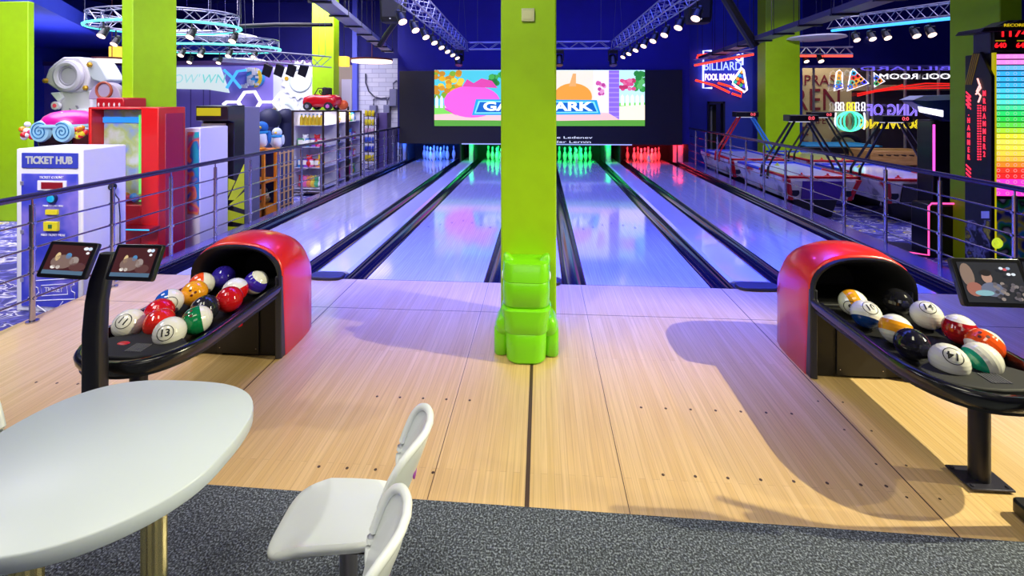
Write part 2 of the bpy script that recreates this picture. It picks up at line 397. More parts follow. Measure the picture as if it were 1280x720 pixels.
# mural wall beyond the glass, dark hall on its right
xm = XU(1072, 16.2)
m = MB(); m.box(gx0 - .3, xm, 16.5, 16.6, AF, 4.2); struct(m.build('wall_mural', mat('#c9b184', .7), org=(0, 0, 0), smooth=0))
mu = thing('wall_mural_lettering', (gx0 + 1.3, 16.49, 1.5), 'dark red lettering painted on the beige wall behind the glass partition', 'lettering')
MR = mat('#7a1524', .7)
for tx, u, v, sz, sxx in (('COMPRAS', 1004, 101, .52, 1.15), ('BREN', 1012, 126, 1.1, 1.0), ('CAFÉ', 1020, 151, .36, 1)):
    q = Q(u, v, 16.48); text('painted_word', tx, sz, q, FRONT, MR, mu, ext=.005, sx=sxx * .8)
m = MB()
for i in range(4): m.box(gx0, gx0 + .9, 16.46, 16.49, ZV(160 + 9 * i, 16.4, 1010), ZV(160 + 9 * i, 16.4, 1010) + .04)
for i in range(3): m.box(gx0 + .1 + .3 * i, gx0 + .14 + .3 * i, 16.46, 16.49, .3, 1.0)
m.build('painted_grid', MR, mu)
m = MB(); m.box(xm, 14.5, 16.5, 16.6, AF, 4.2, 0)
struct(m.build('wall_dark', [mat('#3a2f2a', .7)], org=(0, 0, 0), smooth=0))
m = MB(); m.box(xm, 14.5, 16.35, 16.5, ZV(113, 16.3, 1120), ZV(117, 16.3, 1120) + .3); struct(m.build('trim_1', mat('#c9b48c', .6), org=(0, 0, 0), smooth=0))
# glass partition: one panel between mullions each
gp = MB(); gp.box(gx0, gx1, YB + .08, YB + .09, AF, gz); g = gp.build('window_1', M_GLASS, org=(0, 0, 0), smooth=0); struct(g)
m = MB()
for u in (1019, 1087, 1093, 1134, 1176): x = XU(u, YB); m.box(x - .02, x + .02, YB + .05, YB + .12, AF, gz)
m.box(gx0, gx1, YB + .05, YB + .12, AF, AF + .08); m.build('window_frame', mat('#a79fae', .4, .5), g)

# left back: white brick wall, pilaster, hexagon wall
bx0, bx1 = XU(424, 15.9), xa
zb = ZV(91, 15.9, 460)
m = MB(); m.box(XU(441, 15.9), bx1, 15.9, 16.1, AF, zb + .5); struct(m.build('wall_brick', M_BRICK, org=(0, 0, 0), smooth=0))
m = MB(); m.box(XU(380, 16.1), XU(441, 16.1), 16.15, 16.3, AF, zb + .3); struct(m.build('wall_cream', mat('#9c8c7c', .7), org=(0, 0, 0), smooth=0))
m = MB(); m.box(XU(426, 16.0), XU(439, 16.0), 16.05, 16.15, AF, ZV(99, 16.05, 430), 0); m.box(XU(434, 16.0), XU(434, 16) + .05, 16.0, 16.05, .8, 1.7, 1)
struct(m.build('door_3', [mat('#b9b2c4', .5), BLK], org=(0, 0, 0), bevel=.01))
m = MB(); m.box(XU(441, 15.8), XU(447, 15.8), 15.75, 15.9, AF, 5.7); struct(m.build('wall_pilaster', mat('#5a62d8', .6), org=(0, 0, 0), smooth=0))
YH = 14.6
hx0, hx1, hz = XU(-120, YH), XU(392, YH), ZV(81, YH, 300)
m = MB(); m.box(hx0, hx1, YH, YH + .15, AF, hz, 0); m.box(XU(342, YH), hx1, YH - .02, YH, AF, hz - .1, 1)
for u in (238, 254, 262): m.box(XU(u, YH), XU(u, YH) + .03, YH - .01, YH, 0, hz - .5, 2)
m.box(hx0, hx1, YH - .05, YH + .2, hz, hz + .14, 3)
struct(m.build('wall_hexagon', [mat('#8a7ad8', .6), mat('#cfd2e4', .6), mat('#57499c', .6), mat('#5a3f78', .6)], org=(0, 0, 0), smooth=0))

# ------------------------------------------------------------------ green pillars
def pillar(label, x0, x1, y0, y1, z0, z1, name='concrete_pillar', grp=None):
    m = MB(); m.box(x0, x1, y0, y1, z0, z1); o = m.build(name, M_GREEN, bevel=.012); tag(o, label, 'pillar', grp); return o
YP = 3.58
px0, px1 = XU(626, YP), XU(695.5, YP)
cp = pillar('square lime green pillar standing alone in the middle of the bowling approach', px0, px1, YP, YP + .45, 0, 5.69)
q = Q(660, 19, YP)
m = MB(); m.box(q.x - .05, q.x + .05, YP - .025, YP - .001, q.z - .05, q.z + .05, 0); m.box(q.x - .038, q.x + .038, YP - .03, YP - .025, q.z - .038, q.z + .038, 0)
tag(m.build('wall_box', mat('#d9dadb', .4), bevel=.006), 'small square white box fixed high on the middle green pillar', 'switch box')
def side_pillar(label, u_near, u_far, xs, wpx, z0=AF, z1=5.69, **k):
    y0 = YU(u_near, xs); y1 = YU(u_far, xs)
    wd = abs(xs - XU(wpx, y0))
    a, b = (xs, xs + wd) if xs > 0 else (xs - wd, xs)
    return pillar(label, a, b, y0, y1, z0, z1)
side_pillar('lime green pillar rising behind the red crane machine on the left', 166, 221, -5.95, 152)
side_pillar('lime green pillar at the far left edge, its top meeting the blue ceiling', 35, 43, -9.3, -120, z1=3.71)
side_pillar('lime green pillar behind the red toy car', 417, 424, -6.0, 390)
pillar('lime green pillar right of the neon pool room sign', XU(957, 13.45), XU(1000, 13.45), 13.45, 13.45 + .5, AF, 5.69)
side_pillar('lime green pillar beside the hammer game machine', 1250, 1187, 5.75, 1278)

# ------------------------------------------------------------------ lanes
M_GUT = mat('#4a4664', .12, .9)
lane_words = ['far left lane, lit blue at the pins', 'lane left of the green pillar', 'lane right of the green pillar', 'far right lane, lit red at the pins']
for i, (a, b) in enumerate(LANES):
    t = thing('bowling_lane', ((a + b) / 2, YF, -.1), 'glossy pale bowling lane, ' + lane_words[i], 'bowling lane', 'bowling lanes')
    m = MB(); m.box(a, b, YF + .012, YE, -.12, 0, 0)
    for k in range(7):
        x = a + (b - a) * (k + 1) / 8; yy = YF + 2.4 - abs(k - 3) * .12
        m.prism([(x - .014, yy), (x + .014, yy), (x, yy + .09)], 'xy', 0, .001, 1)
    m.build('lane_surface', [M_LANE, mat('#57506a', .3)], t, smooth=0)
    for s, x0, x1 in ((0, a - GW, a), (1, b, b + GW)):
        xm_ = (x0 + x1) / 2; r = GW / 2 - .012; rings = []
        for yy in (YF + .012, YE):
            ring = [(x0, yy, -.004)] + [(xm_ - r * math.cos(PI * k / 10), yy, -.012 - .085 * math.sin(PI * k / 10)) for k in range(11)] + [(x1, yy, -.004), (x1, yy, -.12), (x0, yy, -.12)]
            rings.append(ring)
        MB().loft(rings, True, True).build('gutter', M_GUT, t, smooth=50)
caps = [(-2.48, -2.10, 'between the two left lanes'), (-.35, .22, 'between the two middle lanes, behind the green pillar'), (1.97, 2.40, 'between the two right lanes')]
for a, b, wd in caps:
    t = thing('lane_divider', ((a + b) / 2, YF, -.1), 'pale divider strip ' + wd, 'lane divider', 'lane divider strips')
    m = MB(); m.prism([(a, -.12), (b, -.12), (b, 0), (b - .04, .018), (a + .04, .018), (a, 0)], 'xz', YF + .16, YE); m.build('capping', mat('#cfcde6', .18, coat=.5), t, smooth=0)
    m = MB(); m.box(a, b, YF + .012, YF + .16, -.12, .0)

    m.prism([((a + b) / 2 + (b - a) / 2 * .96 * math.copysign(abs(math.cos(k * PI / 12)) ** .6, math.cos(k * PI / 12)), YF + .03 + .09 * math.copysign(abs(math.sin(k * PI / 12)) ** .6, math.sin(k * PI / 12))) for k in range(24)], 'xy', 0, .035)
    m.build('end_cap', mat('#2c2835', .55), t, bevel=.008)
for n, a, b in ((2, -4.45, -4.23), (3, 4.15, 4.52)):
    m = MB(); m.box(a, b, YF, YE, -.3, .0, 0); m.box(a + .02 if a > 0 else a, b if a > 0 else b - .02, YF - .1, YE, 0, .05, 0)
    struct(m.build('trim_%d' % n, mat('#8a82b8', .2, .6), org=(0, 0, 0), bevel=.015))
    m = MB(); xx = b - .012 if a < 0 else a + .012
    m.cyl((xx, YF - .05, .035), (xx, YE, .035), .028, seg=12); struct(m.build('trim_%d' % (n + 2), STEEL, org=(0, 0, 0)))

# ------------------------------------------------------------------ pin decks and pins
prof = [(.026, 0), (.034, .01), (.05, .06), (.064, .13), (.060, .18), (.046, .235), (.029, .285), (.026, .305), (.030, .34), (.034, .37), (.031, .405), (.018, .425), (.001, .43)]
pm = MB(); pm.lathe(prof, 16)
for r_, z_ in ((.031, .275), (.029, .3)): pm.lathe([(r_ - .002, z_ - .006), (r_ + .0008, z_ - .004), (r_ + .0008, z_ + .004), (r_ - .002, z_ + .006)], 16, m=1)
pin0 = None
rows = [('front', [0]), ('second row', [-.5, .5]), ('third row', [-1, 0, 1]), ('back row', [-1.5, -.5, .5, 1.5])]
wordx = {1: ['head'], 2: ['left', 'right'], 3: ['left', 'middle', 'right'], 4: ['far left', 'inner left', 'inner right', 'far right']}
lanecol = ['blue-lit leftmost lane', 'green-lit lane left of the pillar', 'green-lit lane right of the pillar', 'red-lit rightmost lane']
PC = [(.02, .12, 1), (.0, 1, .12), (.0, 1, .12), (1, .02, .03)]
for i, (a, b) in enumerate(LANES):
    cx = (a + b) / 2
    for r, (rw, xs) in enumerate(rows):
        for k, dx in enumerate(xs):
            lab = '%s bowling pin of the %s, %s' % (wordx[r + 1][k], rw if r else 'triangle', lanecol[i])
            loc = (cx + dx * .33, 14.13 + r * .25, 0)
            if pin0 is None: pin0 = pm.build('bowling_pin', [mat('#eceae6', .3), mat('#c01820', .4)], org=(0, 0, 0)); o = pin0
            else: o = pin0.copy(); COL.objects.link(o)
            o.location = loc; tag(o, lab, 'bowling pin', 'bowling pins')
    for nm, pw, yy, zz, tgt in (('pin_lamp', 26, YS + .16, .57, (cx, 14.75, .1)), ):
        l = area('pin_lamp', (cx, yy, zz), tgt, 1.2, pw, PC[i], .06)
    # pinsetter surround: side panels and back curtain
    t = thing('pinsetter', (cx, 15.0, -.1), 'dark pin pit housing behind the pins of the ' + lanecol[i], 'pinsetter', 'pin pit housings')
    PAN = mat('#cfd2d6', .4)
    for s in (-1, 1):
        x = cx + s * (LW / 2 + GW - .02)
        m = MB(); m.box(x - .02, x + .02, 14.1, 15.0, .002, .59); m.build('side_panel', mat('#23252c', .5), t)
    xs_ = [cx - LW / 2 - .40] if i == 0 else ([cx + LW / 2 + .30] if i == 3 else ([cx - LW / 2 - GW - .06] if i == 1 else [cx + LW / 2 + GW + .10]))
    for x in xs_:
        hw = .16 if i in (0, 3) else .10
        m = MB(); m.lathe([(hw, 0.0), (hw, .57)], 20, (x, 14.25, .02)); m.build('lit_post', PAN, t)
        area('post_lamp', (x, 13.97, .56), (x, 14.2, .1), .3, 4, PC[i], .05)
    m = MB(); m.box(cx - LW / 2 - GW, cx + LW / 2 + GW, 15.1, 15.16, -.1, .7); m.build('back_curtain', mat('#101018', .8), t)

# ------------------------------------------------------------------ LED wall display
sx0, sx1, sz0, sz1 = XU(499, 13.84), XU(853, 13.84), ZV(180.5, 13.84, 676), ZV(88, 13.84, 676)
scr = thing('led_display', ((sx0 + sx1) / 2, 13.84, sz0), 'wide black LED display wall above the pins showing a bright cartoon garden picture', 'display screen')
m = MB(); m.box(sx0, sx1, 13.84, 13.94, sz0, sz1, 0); m.build('display_panel', mat('#1c1a24', .5), scr, bevel=.01)
def E(c, s=1.15): return mat(c, .5, emit=s)
dx0, dx1, dz0, dz1 = XU(543, 13.83), XU(806, 13.83), ZV(157.5, 13.83, 676), ZV(87.5, 13.83, 676)
def SP(u, v): q = Q(u, v, 13.83); return (q.x, q.z)
# the shown picture, flat layers a few millimetres apart
pic = MB(); layer = [0]
PMATS = []
def pm_(c, s=1.15):
    mm = E(c, s)
    if mm not in PMATS: PMATS.append(mm)
    return PMATS.index(mm)
def shape(poly, c, s=1.15, clip=True):
    layer[0] += 1; d = 13.836 - .0001 * layer[0]
    pts = []
    for u, v in poly:
        if clip: u = min(max(u, 543), 806); v = min(max(v, 87.5), 157.5)
        pts.append(SP(u, v))
    pic.prism(pts, 'xz', d - .00005, d, pm_(c, s))
def ell(cu, cv, ru, rv, c, s=1.15, n=28): shape([(cu + ru * math.cos(2 * PI * k / n), cv + rv * math.sin(2 * PI * k / n)) for k in range(n)], c, s)
shape([(543, 87.5), (806, 87.5), (806, 157.5), (543, 157.5)], '#bfe9ff', 1.2)
shape([(543, 88), (640, 88), (640, 136), (543, 136)], '#4fc7d8')
rnd = random.Random(3)
for k in range(46): ell(543 + rnd.random() * 34, 90 + rnd.random() * 32, 4.2, 3.4, rnd.choice(['#e8b21c', '#d9951a', '#f2d23a', '#c98a18', '#7fae2a']), 1.1, 8)
for k in range(18): ell(612 + rnd.random() * 20, 92 + rnd.random() * 14, 4, 3.5, rnd.choice(['#2f9a3c', '#4ab84e', '#257f33']), 1, 8)
shape([(543, 132), (806, 128), (806, 157.5), (543, 157.5)], '#7fdc5a', 1.15)
for k in range(6):
    u = 544 + k * 6; shape([(u, 123), (u + 2, 119), (u + 4, 123), (u + 4, 135), (u, 135)], '#dfe9f2', 1.1)
shape([(695, 88), (742, 88), (742, 134), (695, 134)], '#f0e2cf', 1.2)
shape([(742, 88), (762, 88), (762, 150), (742, 150)], '#efe4f6', 1.25)
shape([(774, 88), (806, 88), (806, 112), (774, 112)], '#bff2ff', 1.2)
for k in range(16): ell(794 + rnd.random() * 12, 92 + rnd.random() * 20, 4, 4, rnd.choice(['#3aa84a', '#62c46a', '#2b8a3c']), 1, 8)
for k in range(18): ell(775 + rnd.random() * 20, 100 + rnd.random() * 14, 3, 2.6, rnd.choice(['#e8508a', '#ee7aa4', '#c93a6c']), 1, 8)
for k in range(12): ell(747 + rnd.random() * 9, 102 + rnd.random() * 16, 2.6, 2.6, rnd.choice(['#e060b0', '#c94aa0', '#f0a0d0']), 1, 8)
for k in range(5):
    u = 776 + k * 6.2; shape([(u, 121), (u + 2, 118), (u + 4, 121), (u + 4, 132), (u, 132)], '#f4f4ff', 1.2)
shape([(774, 133), (806, 131), (806, 152), (774, 157)], '#fbe8cf', 1.25)
shape([(761, 88), (774, 88), (774, 155), (761, 155)], '#8a6ae0', 1.2)
for k in range(11): shape([(761, 91 + 6 * k), (774, 91 + 6 * k), (774, 92.5 + 6 * k), (761, 92.5 + 6 * k)], '#a98cf0', 1.2)
shape([(543, 146), (640, 142), (700, 142), (760, 150), (806, 150), (806, 157.5), (543, 157.5)], '#5fae3c', 1)
shape([(543, 143), (640, 139), (760, 141), (775, 150), (700, 151), (543, 150)], '#f3c6c4', 1.15)
ell(590, 127, 35, 20, '#f262d2', 1.15); shape([(578, 108), (584, 99), (592, 104), (602, 98), (615, 101), (622, 110)], '#e04aa8', 1.1)
shape([(555, 125), (556, 134), (572, 145), (556, 137)], '#d846b8', 1.1)
ell(716, 121, 24, 17, '#f5a03c', 1.15); shape([(711, 108), (716, 92), (720, 92), (720, 108)], '#eeb06a', 1.1)
def title(cx0, cx1, v0, v1, c, s): shape([(cx0 + 3, v0), (cx1 - 3, v0 + 1), (cx1 + 2, v1), (cx0 - 2, v1 + 1)], c, s)
title(592, 749, 124, 143, '#1f9fe0', 1.2); title(595, 746, 126, 141, '#7fe0ff', 1.2); title(597, 744, 127.5, 139.5, '#0f66c0', 1.1)
pic.build('display_image', PMATS, scr, smooth=0)
q = SP(671, 133.5); text('title_lettering', 'GAME  PARK', .36, (q[0], 13.80, q[1]), FRONT, E('#f4fbff', 1.5), scr, ext=.002, bold=.012, sx=1.60)
q = SP(718, 172); text('credit_lettering', 'e Ledenev', .10, (q[0], 13.83, q[1]), FRONT, E('#dfe6ff', 1.2), scr, ext=.002, sx=2.6)
q = SP(716, 177.5); text('credit_lettering', 'der Lernin', .10, (q[0], 13.83, q[1]), FRONT, E('#dfe6ff', 1.2), scr, ext=.002, sx=2.6)
m = MB(); m.box(XU(577, 13.8), XU(790, 13.8), 13.80, 13.84, sz0 - .01, sz0 + .02); m.build('bottom_strip', mat('#a9b8ff', .4, emit=.9), scr)

# ------------------------------------------------------------------ railings
def railing(x, ys, y0, y1, label, zb=0.0, top=1.08):
    t = thing('railing', (x, (y0 + y1) / 2, zb), label, 'railing')
    MB().tube([(x, y0, top), (x, y1, top)], .028, 12).build('handrail', DKRAIL, t)
    for z in (.205, .42, .635, .85): MB().cyl((x, y0, z), (x, y1, z), .009, seg=8).build('bar', mat('#9a90a8', .25, 1), t)
    for y in ys:
        m = MB(); m.cyl((x, y, zb), (x, y, top - .07), .021, seg=12); m.cyl((x, y, zb), (x, y, zb + .012), .045, seg=14); m.cyl((x, y, top - .07), (x, y, top), .008, seg=8)
        for z in (.205, .42, .635, .85): m.cyl((x - .03, y, z), (x + .03, y, z), .014, seg=8)
        m.build('post', STEEL, t)
railing(-4.36, [3.65 + .736 * k for k in range(-1, 15)], 2.2, 13.95, 'steel railing with horizontal bars beside the far left lane')
railing(4.44, [4.57 + .803 * k for k in range(-1, 13)], 3.0, 14.1, 'steel railing with horizontal bars beside the far right lane')

# ------------------------------------------------------------------ ball returns
def ball_return(cx, lab, side):
    y0 = 3.27
    t = thing('ball_return', (cx, 3.3, 0), lab, 'ball return', 'ball returns')
    hw = .35
    def arch(w, zs, za, n=20, zb=0.0):
        pts = [(w, zb)]
        for k in range(n + 1):
            a = PI * k / n; pts.append((w * math.copysign(abs(math.cos(a)) ** .8, math.cos(a)), zs + (za - zs) * abs(math.sin(a)) ** .9))
        pts.append((-w, zb)); return pts
    # red shell: front edge follows an arch, back rounded down
    rings = []
    for yy, wd, zs, zt, lo in ((y0 - .03, hw - .01, .60, .835, None), (y0 + .0, hw, .60, .85, None), (y0 + .12, hw + .0, .585, .875, None), (y0 + .26, hw - .0, .56, .865, None), (y0 + .38, hw - .01, .52, .81, None), (y0 + .46, hw - .03, .45, .72, None), (y0 + .50, hw - .06, .38, .60, None)):
        rings.append([Vector((cx + a, yy + (.035 if b < .3 and yy < y0 + .1 else 0), b)) for a, b in arch(wd, zs, zt)])
    outer = MB(); outer.loft(rings, False, False)
    # back cap
    outer.add(rings[-1], [tuple(range(len(rings[-1])))])
    o = outer.build('hood', RED, t, smooth=50)
    so = o.modifiers.new('s', 'SOLIDIFY'); so.thickness = .02; so.offset = -1
    # black mouth: rim ring + dark recess
    r0 = [Vector((cx + a, y0 - .02, b)) for a, b in arch(hw - .006, .60, .838, zb=.50)]
    r1 = [Vector((cx + a, y0 - .05, b)) for a, b in arch(hw - .012, .597, .830, zb=.50)]
    r2 = [Vector((cx + a, y0 - .045, b)) for a, b in arch(hw - .026, .59, .815, zb=.50)]
    r3 = [Vector((cx + a, y0 + .12, b)) for a, b in arch(hw - .10, .55, .735, zb=.50)]
    r4 = [Vector((cx + a, y0 + .36, b)) for a, b in arch(hw - .16, .52, .66, zb=.48)]
    MB().loft([r0, r1, r2, r3, r4], False, False).add(r4, [tuple(range(len(r4)))]).build('mouth', mat('#19191d', .45, spec=.3), t, smooth=60)
    # lower black body with panel and corner columns
    m = MB(); m.box(cx - hw + .035, cx + hw - .035, y0 + .0, y0 + .44, .002, .50, 0)
    m.build('base_cabinet', mat('#121215', .5), t, bevel=.01)
    for s in (-1, 1):
        m = MB(); m.prism([(cx + s * (hw - .045), y0 - .045), (cx + s * (hw - .004), y0 - .03), (cx + s * (hw - .004), y0 + .06), (cx + s * (hw - .06), y0 + .06)], 'xy', .002, .61)
        m.build('corner_column', mat('#2b2b32', .3), t, bevel=.006)
    m = MB(); m.box(cx - .16, cx + .16, y0 - .012, y0 - .001, .02, .44, 0)
    for sx in (-.14, .14):
        for z in (.06, .38): m.cyl((cx + sx, y0 - .016, z), (cx + sx, y0 - .012, z), .005, seg=8, m=1)
    m.build('service_panel', [mat('#1b1b1f', .4), STEEL], t, bevel=.003)
    m = MB(); m.cyl((cx + .02, y0 - .03, .24), (cx + .02, y0 - .012, .24), .016, .018, seg=16); m.build('reset_button', mat('#e01220', .2, emit=.3), t)
    # tray: plan outline from the mouth to a rounded nose
    ye = 2.22; ry = .36
    def outline(w, yend, n=24):
        pts = [(cx + w, y0 + .12)]
        for k in range(n + 1):
            a = -PI * k / n
            pts.append((cx + w * math.copysign(abs(math.cos(a)) ** .75, math.cos(a)), yend + ry + ry * math.sin(a)))
        pts.append((cx - w, y0 + .12)); return pts
    zr = .545
    def ring(w, yend, z): return [Vector((a, b, z)) for a, b in outline(w, yend)]
    rr = [ring(.325, ye, zr - .07), ring(.34, ye - .012, zr - .045), ring(.345, ye - .018, zr - .012), ring(.335, ye - .008, zr + .006), ring(.312, ye + .012, zr + .006), ring(.300, ye + .03, zr - .02), ring(.292, ye + .05, zr - .065)]
    m = MB(); m.loft(rr, False, False); m.build('tray_rim', mat('#17171c', .22, coat=.4), t, smooth=60)
    m = MB(); pts = outline(.325, ye); m.prism(pts, 'xy', zr - .085, zr - .068); m.build('tray_floor', mat('#0f0f12', .5), t)
    # ribbed nose pad with hand dryer vents
    m = MB(); pad = [(cx + .27 * math.cos(a), ye + .07 + .14 * (1 + math.sin(a)) * .9) for a in [2 * PI * k / 20 for k in range(20)]]
    m.prism(pad, 'xy', zr - .066, zr - .008, 0)
    m.build('nose_pad', mat('#141417', .7), t, bevel=.008)
    m = MB()
    for k in range(7): m.box(cx - .01 + k * .014, cx - .003 + k * .014, ye + .12, ye + .20, zr - .008, zr - .004)
    m.build('vent', mat('#5a5a62', .4), t)
    m = MB(); m.ball((cx - .09, ye + .2, zr - .007), (.035, .02, .006), 12, 6); m.build('logo', mat('#c3242c', .4), t)
    # under-tray housing and post
    m = MB(); m.loft([[Vector((a, b, z)) for a, b in [(cx - w, y0 + .0), (cx + w, y0 + .0), (cx + w, yy), (cx + w * .6, yy - .08), (cx - w * .6, yy - .08), (cx - w, yy)]] for w, yy, z in ((.30, 2.42, zr - .086), (.22, 2.5, zr - .125), (.10, 2.56, zr - .15))], True, True)
    m.build('underside', mat('#222127', .5), t, smooth=30)
    py = 2.42
    m = MB(); m.cyl((cx, py, .012), (cx, py, zr - .13), .042, seg=20); m.cyl((cx, py, zr - .16), (cx, py, zr - .10), .05, .075, seg=20); m.build('post', mat('#28262c', .4, .3), t)
    m = MB(); m.box(cx - .10, cx + .10, py - .075, py + .075, .0105, .02)
    for a in (-.08, .08):
        for b in (-.055, .055): m.cyl((cx + a, py + b, .02), (cx + a, py + b, .026), .009, seg=8)
    m.build('base_plate', mat('#3a3846', .4, .6), t, bevel=.002)
    return t
ball_return(-2.25, 'red and black ball return with a loaded ball tray, left of the green pillar', -1)
ball_return(2.185, 'red and black ball return with a loaded ball tray, right of the green pillar', 1)

# ------------------------------------------------------------------ bowling balls
def ball(c, r, cols, stripe, axis, spin, label, grp, num=None, numdir=None, holes=None):
    """cols: (main, second); stripe: None solid, (lo,hi) band along local z in fractions of r"""
    c = Vector(c); t = thing('bowling_ball', c - Vector((0, 0, r)), label, 'bowling ball', grp)
    M = Vector(axis).normalized().to_track_quat('Z', 'X').to_matrix()
    m = MB(); seg = 32
    if stripe: cuts = sorted(set([-1, 1] + list(stripe)))
    else: cuts = [-1, 1]
    ths = []
    for a, b in zip(cuts[:-1], cuts[1:]):
        ta, tb = math.acos(-a), math.acos(-b); n = max(2, int(14 * (tb - ta) / PI))
        mi = 1 if (stripe and a >= stripe[0] and b <= stripe[1]) else 0
        for k in range(n): ths.append((ta + (tb - ta) * k / n, ta + (tb - ta) * (k + 1) / n, mi))
    for a, b, mi in ths:
        rr = []
        for th in (a, b):
            th = min(max(th, .002), PI - .002)
            rr.append([c + M @ Vector((r * math.sin(th) * math.cos(2 * PI * i / seg), r * math.sin(th) * math.sin(2 * PI * i / seg), -r * math.cos(th))) for i in range(seg)])
        m.loft(rr, True, False, False, mi)
    o = m.build('shell', [mat(cols[0], .12, coat=.6), mat(cols[1] if len(cols) > 1 else cols[0], .12, coat=.6)], t, smooth=60)
    if num:
        d = Vector(numdir).normalized(); up = Vector((0, 0, 1)).rotated if False else Vector((0, 0, 1))
        Y = (up - d * up.dot(d)).normalized(); X = Y.cross(d)
        R = Matrix((X, Y, d)).transposed() @ Matrix.Rotation(spin, 3, 'Z')
        def proj(me, k=1.006):
            for v in me.vertices:
                p = R @ Vector((v.co.x, v.co.y, r)); v.co = p.normalized() * r * (k + (.004 if v.co.z > 0 else 0)) + Vector((0, 0, r))
        me = text_mesh(num, r * .66, .0, bold=.0012, res=2)
        bm = bmesh.new(); bm.from_mesh(me); bmesh.ops.triangulate(bm, faces=bm.faces); bmesh.ops.subdivide_edges(bm, edges=bm.edges, cuts=3, use_grid_fill=True); bm.to_mesh(me); bm.free(); proj(me, 1.012)
        me.materials.clear(); me.materials.append(mat('#16161a', .4))
        n = bpy.data.objects.new('number', me); COL.objects.link(n); n.parent = t; ORG[n.name] = ORG[t.name]
        rm = MB(); R0, R1 = r * .50, r * .56; vs = []
        for k in range(40):
            a = 2 * PI * k / 40
            for rad in (R0, R1):
                p = R @ Vector((rad * math.cos(a), rad * math.sin(a), r)); vs.append(c + p.normalized() * r * 1.012)
        rm.add(vs, [(2 * k, 2 * k + 1, (2 * k + 3) % 80, (2 * k + 2) % 80) for k in range(40)])
        rm.build('number_ring', mat('#16161a', .4), t)
    if holes:
        d = Vector(holes).normalized(); X = d.orthogonal().normalized(); Y = d.cross(X)
        m = MB()
        for a, b in ((.17, .1), (-.17, .1), (0, -.3)):
            p = (d + X * a + Y * b).normalized(); m.cyl(c + p * r * .97, c + p * r * 1.006, r * .10, seg=12)
        m.build('finger_hole', mat('#5a1a08' if cols[0] != '#0f7a45' else '#063c22', .6), t)
    return t
W = '#eceadf'; R_ = .083; ZB = .565
gl, gr = 'bowling balls on the left tray', 'bowling balls on the right tray'
def cam_dir(x, y, dz=0.3, dx=0): return (-x * .35 + dx, -y * .35, 1.3 * dz + .25)
L = [(-2.135, 2.5, (W,), None, (0, 0, 1), 0, 'white bowling ball numbered 13 at the front of the left tray', '13', (.42, -1, .45), None),
     (-2.09, 2.65, (W, '#0f7a45'), (-.8, .30), (.76, .65, .15), 0, 'green striped white bowling ball right behind the one numbered 13', None, None, (-.1, -.6, .75)),
     (-2.15, 2.795, ('#25262c',), None, (0, 0, 1), 0, 'plain black bowling ball on the left tray', None, None, None),
     (-2.09, 2.94, ('#c4161c',), None, (0, 0, 1), 0, 'plain red bowling ball behind the black one on the left tray', None, None, None),
     (-2.15, 3.085, (W, '#d8161c'), (-1, .15), (-.3, 0, 1), 0, 'bowling ball with white top and red bottom, near the hood of the left tray', None, None, None),
     (-2.09, 3.225, (W, '#3a28a8'), (-.2, .6), (.5, .1, .6), 0, 'white bowling ball with a violet band at the mouth of the left hood', None, None, None),
     (-2.46, 2.58, (W, '#c4161c'), (-1, -.45), (.6, -.1, .8), -.5, 'white bowling ball numbered 11 with a red underside, beside the screen post', '11', (.35, -1, .75), None),
     (-2.4, 2.73, ('#d01820',), None, (0, 0, 1), 0, 'plain red bowling ball behind the one numbered 11', None, None, None),
     (-2.46, 2.875, (W, '#1f5fc0'), (-1, -.15), (.76, .65, -.1), 0, 'white bowling ball with a blue side, left of the yellow one', '2', (1, -1, .3), None),
     (-2.4, 3.02, ('#f2a21c',), None, (0, 0, 1), 0, 'yellow bowling ball with finger holes on the left tray', None, None, (.55, -.9, .4)),
     (-2.46, 3.165, (W, '#f0561c'), (-1, .05), (.76, .65, -.1), 0, 'white bowling ball with an orange side behind the yellow one', None, None, None),
     (-2.4, 3.31, ('#33249a',), None, (0, 0, 1), 0, 'dark violet bowling ball in the mouth of the left hood', None, None, None),
     (-2.285, 2.6, ('#d8281c',), None, (0, 0, 1), 0, 'red bowling ball wedged behind the one numbered 13', None, None, None)]
for x, y, cols, st, ax, spn, lab, num, nd, ho in L: ball((x, y, ZB), R_, cols, st, ax, spn, lab, gl, num, nd, ho)
